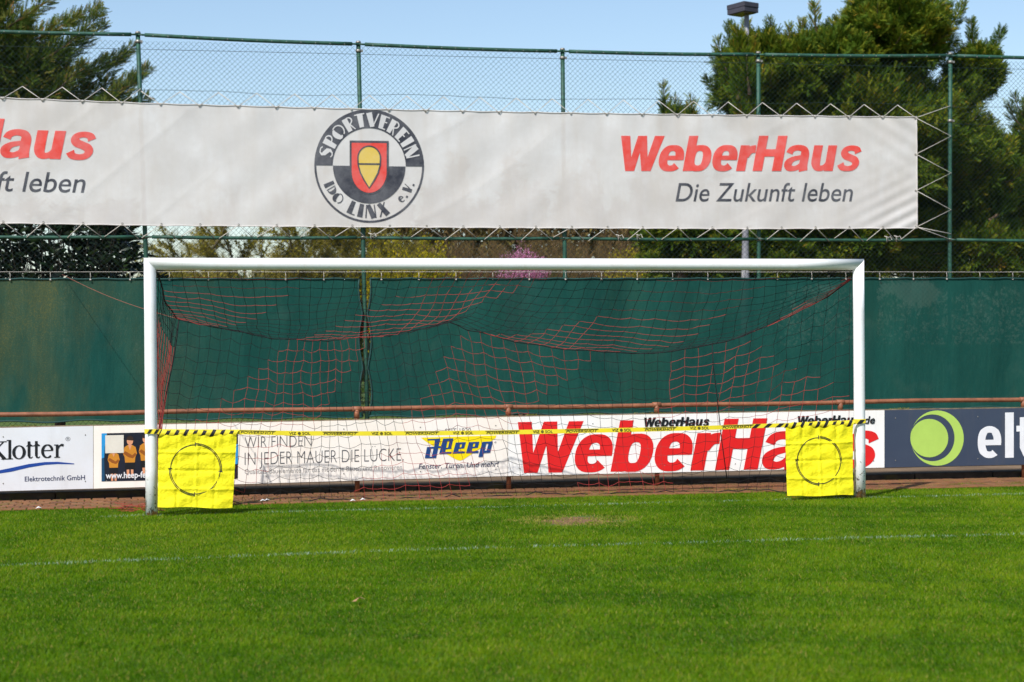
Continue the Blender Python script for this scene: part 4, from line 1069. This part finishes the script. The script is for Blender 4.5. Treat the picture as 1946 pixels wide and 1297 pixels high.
def ep(pts, Y, th=1.0): return [(pix(a, b, Y+dy), pix(c, d, Y+dy), th) for a, b, c, d, dy in pts]
conifer('yew_tree', 'big dark yew filling the right side behind banner and fence', (cb_[0], YY, 0), 7.4,
        [(1600, 440, 300, 110, 1.0, 120), (1640, 270, 285, 170, 2.2, 165), (1465, 155, 112, 100, 1.9, 85), (1570, 135, 85, 85, 1.7, 60), (1690, 70, 120, 110, 1.7, 85), (1850, 140, 48, 60, 1.0, 26), (1830, 330, 110, 120, 1.6, 60), (1850, 480, 130, 80, 1.6, 50), (1690, -70, 90, 90, 1.2, 40), (1300, 450, 95, 55, 1.2, 40), (1330, 500, 120, 45, 1.0, 45), (1470, 500, 120, 50, 1.0, 40)],
        YY, 'yew_needles', YEW, 0, r1,
        ep([(1400, 180, 1362, 75, 0), (1420, 150, 1385, 45, .2), (1440, 130, 1420, 42, -.4), (1470, 120, 1462, 35, -.3), (1500, 110, 1500, 48, -.5), (1520, 100, 1525, 38, -.3), (1560, 90, 1548, 8, 0),
            (1840, 150, 1905, 55, 0), (1850, 190, 1900, 140, 0), (1850, 110, 1845, 40, 0), (1400, 200, 1340, 150, 0), (1780, 60, 1830, 5, 0), (1402, 190, 1405, 58, -1.9), (1440, 160, 1430, 72, -1.9), (1425, 180, 1418, 95, -2.0), (1880, 420, 1940, 360, -1), (1880, 480, 1945, 450, -1), (1870, 330, 1930, 270, -1)], YY, 1.3)+[(pix(1416+((k*37) % 31)-15, 60+k*11+45, 11.75), pix(1416+((k*53) % 41)-20, 52+k*11, 11.75), 1.2) for k in range(15)], dens=230)
c2 = pix(1285, 700, 13.2)
conifer('yew_tree', 'young slender yew whose tip peeks above the banner left of the big one', (c2[0], 13.2, 0), 5.6, [(1290, 250, 38, 50, .5, 12), (1285, 400, 60, 120, .8, 26)], 13.2, 'yew_needles', YEW, 0, r1,
        ep([(1290, 260, 1260, 160, 0), (1295, 250, 1280, 185, .2), (1300, 250, 1312, 185, -.1), (1285, 250, 1258, 195, 0)], 13.2, 1.2))
c3 = pix(2030, 700, 15)
conifer('yew_tree', 'yew cut off by the right edge of the picture', (c3[0], 15, 0), 6.0, [(1975, 340, 110, 130, 1.4, 80), (2020, 220, 80, 70, 1.2, 40), (2030, 480, 130, 110, 1.6, 50)], 15, 'yew_needles', YEW, 0, r1,
        ep([(1960, 260, 1915, 195, 0), (1960, 240, 1925, 180, .2), (1960, 330, 1900, 270, 0)], 15, 1.2))
LYc = 11.0; c4_ = pix(-70, 700, LYc)
tips = [(120, -15), (190, 12), (200, 45), (165, 60), (150, 30), (195, 20), (205, 110), (255, 85), (240, 105), (285, 128), (268, 140), (215, 150), (282, 185), (250, 190), (200, 195), (160, 120), (110, 60), (70, 20), (120, 170), (60, 110), (30, 60), (20, 150), (-10, 20), (90, 140), (60, -30), (230, 165), (170, 170)]
ex = []
for q, (tx, ty) in enumerate(tips):
    dy = ((q*7) % 5-2)*.35; ex.append((pix(-60+tx*.25, ty+75+tx*.22, LYc+dy*.3), pix(tx, ty, LYc+dy), 1.0))
conifer('fir_tree', 'loose dark conifer reaching in from the left above the banner', (c4_[0], LYc, 0), 7.6,
        [(-20, 120, 110, 130, 1.2, 34), (-60, 0, 90, 120, 1.1, 22), (60, 150, 80, 70, 1.0, 16), (-70, 300, 120, 120, 1.2, 34)], LYc, 'fir_needles', YEW, 0, r1, ex, (.08, .15), .06, dens=260, fill=80)
# broad-leaved evergreen below it
def laurel():
    Y = 9.9; b = pix(110, 800, Y); root = thing('laurel_bush', 'dark glossy broad leaved evergreen bush below the left part of the banner', 'bush', (b[0], Y, 0)); rng = np.random.default_rng(5); sc = F_PX/(Y+19.4)
    mb = MB(); P = []; D = []; S = []; first = None
    st = np.array((b[0], Y, 0.0)); mb0 = MB(); mb0.tube([st, st+(.05, 0, .8), st+(.02, .05, 1.6)], [.09, .075, .05], 8); mb0.build('trunk', M['bark'], root)
    for k in range(430):
        cx, cy = rng.uniform(-120, 312), rng.uniform(385, 575)
        if cx > 250 and cy < 470+(cx-250)*.4: cx -= 60
        tip = np.array(pix(cx, cy, Y+rng.uniform(-.6, .8))); a = tip+np.array(((st[0]-tip[0])*.12, 0, -.4))
        mb.tube([st+(0, 0, 1.2), st+(a-st)*.6+(0, 0, -.2), a, tip], [.014, .009, .006, .003], 4, 0, False)
        n = rng.integers(8, 13); d0 = (tip-a)/np.linalg.norm(tip-a)
        for q in range(n):
            an = 2*math.pi*q/n+rng.random(); sd = np.array((math.cos(an), math.sin(an), rng.uniform(-.5, .35))); P.append(tip-d0*rng.uniform(0, .12)); D.append(sd+d0*.45); S.append(rng.uniform(.15, .26))
    kind(mb.build('limbs', M['bark_dark'], root), 'stuff')
    scatter('crown', leaf_template(), np.array(P), np.array(D), np.array(S), M['laurel_leaves_shaded'], root, None, rng)
laurel()
TWIG = (np.array([(0, -.012, 0), (0, .012, 0), (1, 0, .05), (.3, 0, 0), (.33, .012, 0), (.75, .3, .05), (.5, 0, .02), (.53, -.012, .02), (.9, -.28, .1), (.15, 0, 0), (.18, 0, .02), (.5, .1, .3)], float), np.array([(0, 1, 2), (3, 4, 5), (6, 7, 8), (9, 10, 11)]))
def twiggy(name, label, cat, px0, px1, ytop, Y, bud, nstem, depth_, leaves, lsize, barkm, seed, lean=0, spread=.5, base_px=None, group=None, droop=0, tr=.05, z0=0.0, twigs=0):
    """bare multi-stem shrub or tree: forked stems with buds, sized from photo columns and its top row"""
    rng = random.Random(seed); A = pix(px0, ytop, Y); Bx = pix(px1, ytop, Y); H = A[2]-z0; W = Bx[0]-A[0]; cx = (A[0]+Bx[0])/2 if base_px is None else pix(base_px, ytop, Y)[0]
    root = thing(name, label, cat, (cx, Y, 0), group); mb = MB(); pts = []; dirs = []
    def grow(p, d, L, r, lev):
        n = 4; path = [p]; dd = d.copy()
        for q in range(n):
            dd = dd+Vector((rng.gauss(0, .10), rng.gauss(0, .10), rng.gauss(.02, .06)-droop*(.10 if lev >= 2 else 0))); dd.normalize(); path.append(path[-1]+dd*(L/n))
        mb.tube(path, [max(.0035, r*(1-.13*q)) for q in range(n+1)], 4 if lev else 6, 0, False)
        if lev >= depth_-1:
            for _ in range(leaves):
                k = rng.randrange(n); f = rng.random(); pts.append(path[k].lerp(path[k+1], f)+Vector((rng.gauss(0, .02), rng.gauss(0, .02), rng.gauss(0, .02)))); dirs.append(dd+Vector((rng.gauss(0, .6), rng.gauss(0, .6), rng.gauss(0, .6))))
        if lev < depth_:
            for _ in range(3 if lev < depth_-1 else 4):
                k = rng.randint(1, n); sd = Vector((rng.gauss(0, spread), rng.gauss(0, spread), rng.gauss(.15, .25))); nd = (dd+sd).normalized(); grow(path[k], nd, L*rng.uniform(.5, .75), r*.55, lev+1)
    for k in range(nstem):
        u = (k+.5)/nstem*2-1; x = cx+u*W*.22; d = Vector((u*.55*min(1.4, W/H)+lean, rng.gauss(0, .25), 1)).normalized()
        grow(Vector((x, Y+rng.gauss(0, .3), z0)), d, H*.5*rng.uniform(.85, 1.1), tr*rng.uniform(.7, 1.1), 0)
    kind(mb.build('branches', M[barkm], root), 'stuff')
    if pts: scatter('crown', bud_template(), np.array([p[:] for p in pts]), np.array([d[:] for d in dirs]), np.array([rng.uniform(*lsize) for _ in pts]), M[bud], root, None, np.random.default_rng(seed))
    if twigs: instancer('twigs', TWIG, np.array([p[:] for p in pts])[::twigs], np.array([d[:] for d in dirs])[::twigs]+np.array((0, 0, -.3)), np.random.default_rng(seed).uniform(.15, .5, len(pts[::twigs])), M['willow_twigs'], root, None, np.random.default_rng(seed))
    return root
twiggy('willow_tree', 'budding yellow green willow with bare forked limbs behind the crossbar', 'tree', 300, 720, 395, 26, 'willow_buds', 15, 4, 26, (.05, .10), 'bark_grey', 31, -.12, .5, 570, droop=.25, tr=.12, twigs=1)
def dome(name, label, px_, py_, rx, ry, Y, mat, n, size, seed, nstem=40, tmpl=None, up=.5):
    """rounded shrub: many thin stems rising to an uneven dome, buds along their upper parts"""
    rng = np.random.default_rng(seed); c = np.array(pix(px_, py_, Y)); sc = F_PX/(Y+19.4); rad = np.array((rx/sc, rx/sc*.7, ry/sc)); b = np.array((c[0], Y, 0.0))
    root = thing(name, label, 'bush', b); mb = MB(); P = []; D = []
    for k in range(nstem):
        v = rng.normal(size=3); v /= np.linalg.norm(v); v[2] = abs(v[2])*rng.uniform(.2, 1) if rng.random() < .75 else v[2]*.6; tip = c+v*rad*rng.uniform(.7, 1.08); a = b+np.array((rng.normal(0, .2), rng.normal(0, .2), 0)); mid = a+(tip-a)*.5+np.array((-(tip[0]-a[0])*.18, 0, .1)); path = []
        for t in np.linspace(0, 1, 9): path.append(a*(1-t)**2+2*mid*t*(1-t)+tip*t*t)
        path = np.array(path); mb.tube(path, [max(.005, .03*(1-q/9)) for q in range(9)], 4, 0, False)
        m = n//nstem; t = rng.uniform(.3, 1, m)**.7; kk = np.clip((t*8).astype(int), 0, 7); f = (t*8-kk)[:, None]; p = path[kk]*(1-f)+path[kk+1]*f
        P.append(p+rng.normal(0, 1, (m, 3))*rad*np.array((.16, .16, .10))*(1.1-t)[:, None]+rng.normal(0, .05, (m, 3))); D.append((path[kk+1]-path[kk])/.2+rng.normal(0, .7, (m, 3))+np.array((0, 0, up)))
    P = np.concatenate(P); D = np.concatenate(D); kind(mb.build('branches', M['twig_brown'], root), 'stuff')
    instancer('crown', tmpl or bud_template(), P, D, rng.uniform(*size, len(P)), M[mat], root, None, rng)
    return root
dome('forsythia_bush', 'yellow green flowering bush right of the laced gap in the screen', 770, 520, 105, 110, 24, 'forsythia_buds', 26000, (.03, .07), 8, 70)
dome('bare_shrub', 'brown leafless shrub left of the pink blossom', 890, 500, 85, 110, 27, 'brown_buds', 12000, (.12, .3), 12, 60, TWIG)
dome('bare_shrub', 'tall brown leafless shrub behind the pink blossom', 1010, 500, 95, 125, 30, 'brown_buds', 14000, (.12, .3), 17, 60, TWIG)
dome('bare_shrub', 'brown leafless shrub between the pink blossom and the yews', 1150, 500, 100, 115, 26, 'brown_buds', 14000, (.12, .3), 19, 60, TWIG)
dome('olive_bush', 'small olive green bush beside the bare shrubs left of the yews', 1195, 510, 55, 60, 23, 'forsythia_buds', 6000, (.03, .06), 29, 40)
dome('blossom_shrub', 'small pink blossoming shrub showing just above the crossbar', 993, 508, 50, 52, 21, 'pink_petals', 15000, (.025, .05), 23, 60)
def hedge(name, label, x0, x1, Y, h, seed, mat='hedge_leaves', dens=1500, size=(.12, .24)):
    rng = np.random.default_rng(seed); root = thing(name, label, 'hedge', ((x0+x1)/2, Y, 0)); n = int((x1-x0)*dens)
    hh = h*(1+.12*np.sin(np.linspace(0, 40, 400))+.08*np.sin(np.linspace(0, 97, 400)))
    x = rng.uniform(x0, x1, n); z = rng.random(n)**.8; y = Y+rng.normal(0, .55, n)*(1-.5*z); z = z*np.interp(x, np.linspace(x0, x1, 400), hh)
    scatter('foliage', leaf_template(), np.stack([x, y, z], 1), rng.normal(size=(n, 3))+np.array((0, -.3, .4)), rng.uniform(*size, n), M[mat], root, None, rng)
    mb = MB()
    for k in range(int((x1-x0)/.9)): mb.tube([(x0+k*.9+.3, Y, 0), (x0+k*.9+.35, Y, h*.6)], [.04, .02], 5)
    kind(mb.build('stems', M['bark'], root), 'stuff')
hedge('clipped_hedge', 'long low green hedge seen dimly through the wind screens', -14, 34, 33, 3.1, 41, dens=1300)
hedge('tall_hedge', 'tall brownish budding hedge closing the view behind the bare shrubs', float(pix(700, 600, 36)[0]), float(pix(1480, 600, 36)[0]), 36, 6.0, 43, 'hedge_brown', 2600, (.2, .42))

# ------------------------------------------------------------------ floodlight on a pole
simple('galvanised', srgb(150, 150, 156), .5, .15, 6, .3); simple('lamp_housing', srgb(58, 56, 66), .6, .25, 10); simple('lamp_glass', srgb(110, 96, 70), .2, .2, 8)
LY = 12.35; lb = pix(1416, 640, LY); ltop = pix(1419, 30, LY)
lamp = thing('floodlight', 'dark boxy floodlight on a grey pole above the yews', 'floodlight', (lb[0], LY, 0))
mb = MB(); mb.tube([(lb[0], LY, 0), (lb[0]+.005, LY, 2.4), (lb[0]+.02, LY, 3.6), (ltop[0], LY, ltop[2])], [.082, .078, .055, .042], 14); mb.build('pole', M['galvanised'], lamp)
hc = np.array(pix(1411.5, 17.5, LY)); rz = Matrix.Rotation(R(-62), 3, 'Z')@Matrix.Rotation(R(-3), 3, 'Y')
def hbox(dz, dims, nm, m):
    mb = MB(); mb.box((hc[0], hc[1], hc[2]+dz), dims, 0, rz); o = mb.build(nm, m, lamp); bv = o.modifiers.new('bevel', 'BEVEL'); bv.width = .008; bv.segments = 2; return o
hbox(.04, (.42, .36, .085), 'upper_housing', M['lamp_housing']); lo_ = hbox(-.045, (.41, .35, .085), 'lower_housing', M['lamp_housing']); hbox(-.0925, (.36, .30, .008), 'lamp_glass', M['lamp_glass'])

# ================================================================== TURF
def turf():
    rng = np.random.default_rng(77); N = 1950000
    # nearer rows get more blades
    y = -11.6+13.1*rng.random(N)**1.12
    half_l = -1.6-(y+10)*.075-2.4; half_r = 4.4+(y+10)*.60+2.4
    x = half_l+(half_r-half_l)*rng.random(N)
    edge = np.interp(x, [-3, -1.5, -.7, .6, 1.4, 2.3, 4, 5.9, 7.1, 8.3, 10, 13], [1.05, 1.05, 1.10, 1.14, 1.22, 1.38, 1.45, 1.48, 1.30, 1.25, 1.33, 1.35])+.03*np.sin(x*7)+.02*np.sin(x*17+1)+.06+rng.normal(0, .03, N)
    k = y < edge
    wp = ((x-3.93-.12*(y+1.6))/.40)**2+((y+1.65)/.42)**2+.9*np.sin(x*7+y*4)*np.sin(y*9-x*3)+.5*np.sin(x*19)*np.sin(y*17+x*5)
    k &= ~((wp < 1.0) & (rng.random(N) < .90-.45*np.clip(wp, 0, 1)))
    x, y, wp, edge = x[k], y[k], wp[k], edge[k]; n = len(x)
    def fbm(a, b, s):
        v = 0
        for q in range(5):
            f = s*1.9**q; v = v+np.sin(a*f*1.0+b*f*.63+q*1.7+1.3*np.sin(b*f*.8+q))*np.sin(b*f*1.1-a*f*.4+q*2.3)/(1.5**q)
        return v/2.2
    big = fbm(x, y, .55); mid = fbm(x+9, y-4, 2.1); fine = fbm(x-3, y+8, 7)
    h = (.022+.006*mid+.004*fine)*rng.uniform(.55, 1.3, n); h *= np.where(wp < 1.6, .55, 1.0)
    h = np.where(edge-y < .08, h*1.25, h)
    an = rng.uniform(0, 2*np.pi, n); lean = rng.uniform(.15, 1.0, n)
    lx = np.cos(an)*lean+.22*np.sin(mid*3); ly = np.sin(an)*lean+.2*np.cos(fine*3); w = rng.uniform(.0018, .0036, n)*(1+.018*np.clip(y+11, 0, 14))
    wa = rng.uniform(0, np.pi, n); wx, wy = np.cos(wa)*w, np.sin(wa)*w
    V = np.empty((n, 3, 3)); V[:, 0] = np.stack([x-wx, y-wy, np.zeros(n)], 1); V[:, 1] = np.stack([x+wx, y+wy, np.zeros(n)], 1); V[:, 2] = np.stack([x+lx*h, y+ly*h, h], 1)
    t = np.clip(.5+.22*big+.26*mid+.16*fine+rng.normal(0, .2, n), 0, 1)[:, None]
    a, b, c = np.array(srgb(48, 92, 2)[:3]), np.array(srgb(86, 126, 4)[:3]), np.array(srgb(136, 154, 24)[:3])
    C = np.where(t < .5, a+(b-a)*t*2, b+(c-b)*(t-.5)*2)
    blue = (rng.random(n) < .05+.12*(fine > .3)); C[blue] = np.array(srgb(110, 142, 58)[:3])
    dry = rng.random(n) < np.where(wp < 2.2, .30, .04); C[dry] = np.array(srgb(168, 152, 78)[:3])
    # chalked lines: goal line and the goal-area line, worn thin in places
    for yl, wl_, p, xr in ((-.005, .05, .42, (-9, 20)), (-3.95+0*x, .05, .42, (-9, 20))):
        yy = yl+.02*np.sin(x*1.1)+(0.0 if np.isscalar(yl) else .12*np.sin((x-.3)*.48)); on = np.abs(y-yy) < wl_*(1+.25*np.sin(x*23)); on &= rng.random(n) < p*np.clip(.5+.7*fbm(x*1.0, 0*x+yl if np.isscalar(yl) else 0*x+3, 1.9), .08, 1)
        if np.isscalar(yl): on &= (x > -.5)
        C[on] = C[on]*.25+np.array(srgb(196, 216, 206)[:3])*.75
    Cc = np.ones((n, 3, 4)); Cc[:, :, :3] = C[:, None, :]*np.array([.72, .72, 1.06])[None, :, None]*np.array([1, 1, 1])
    Cc[:, :2, :3] = C[:, None, :]; Cc[:, 2, :3] = C
    me = npmesh('grass', V.reshape(-1, 3), np.arange(n*3).reshape(-1, 3), M['blade'], Cc.reshape(-1, 4))
    return me
t = NT('grass_blade'); at = t.node('ShaderNodeAttribute'); at.attribute_name = 'tint'; t.color(at.outputs['Color']); t.rough(.55); t.b.inputs['Specular IOR Level'].default_value = .08; t.see_through(0, .35); M['blade'] = t.m
g = link('grass', turf()); kind(g, 'stuff'); tag(g, 'short green turf of the pitch with faint white lines', 'grass')
# small things on the ground
simple('dry_leaf', srgb(176, 130, 96), .8, .25, 20); simple('litter_white', srgb(226, 224, 220), .7, .1, 10)
lp_ = pixg(678, 1152)
mb = MB(); mb.add([(0, 0, .03), (.03, .012, .045), (.07, .03, .05), (.045, -.02, .06), (.09, -.005, .04), (.02, -.03, .035)], [(0, 5, 1), (1, 5, 3), (1, 3, 2), (2, 3, 4)])
o = mb.build('fallen_leaf', M['dry_leaf']); o.location = (lp_[0]-.03, lp_[1], 0); tag(o, 'curled brown fallen leaf lying alone on the grass', 'leaf')
for k, (px_, py_, lab) in enumerate(((499, 952, 'left of the pair of white petals lying on the pavers beside the left cloth'), (507, 951, 'right of the pair of white petals lying on the pavers beside the left cloth'), (670, 952, 'white petal on the pavers just left of a barrier post'), (689, 950, 'white petal on the pavers just right of a barrier post'), (73, 966, 'white petal on the pavers below the swoosh board'))):
    p = pixg(px_, py_, .03); mb = MB(); mb.add([(-.03, 0, 0), (0, -.025, .012), (.035, .0, .004), (.0, .03, .016), (0, 0, .024)], [(0, 1, 4), (1, 2, 4), (2, 3, 4), (3, 0, 4)])
    o = mb.build('petal', M['litter_white']); o.location = (p[0], p[1], .026); tag(o, lab, 'petal', 'white petals on the pavers')
# weeds in the joint along the kerb
V = []; Fc = []; rng = np.random.default_rng(9)
for k in range(1500):
    x = rng.uniform(-2.5, 11.5); 
    if math.sin(x*3.1)+math.sin(x*7.7+1)+math.sin(x*1.3) < .35: continue
    y = 2.155+rng.normal(0, .015); hgt = rng.uniform(.01, .045); b = len(V); a = rng.uniform(0, 6.28); V += [(x-.004, y, .0), (x+.004, y, .0), (x+.02*math.cos(a), y+.02*math.sin(a), hgt)]; Fc.append((b, b+1, b+2))
for k in range(2600):
    x = rng.uniform(-2.5, 11.5); y = rng.uniform(1.2, 2.1)
    if math.sin(x*5.3+y*9)+math.sin(x*2.1-y*5) < .9: continue
    hgt = rng.uniform(.02, .045); b = len(V); a = rng.uniform(0, 6.28); V += [(x-.006, y, .01), (x+.006, y, .01), (x+.015*math.cos(a), y+.015*math.sin(a), hgt)]; Fc.append((b, b+1, b+2))
Cw = np.ones((len(V), 4)); Cw[:, :3] = np.array(srgb(104, 112, 34)[:3])
w = link('weeds', npmesh('weeds', np.array(V), np.array(Fc), M['blade'], Cw)); kind(w, 'stuff'); tag(w, 'tiny weeds growing in the paver joints along the kerb', 'weeds')
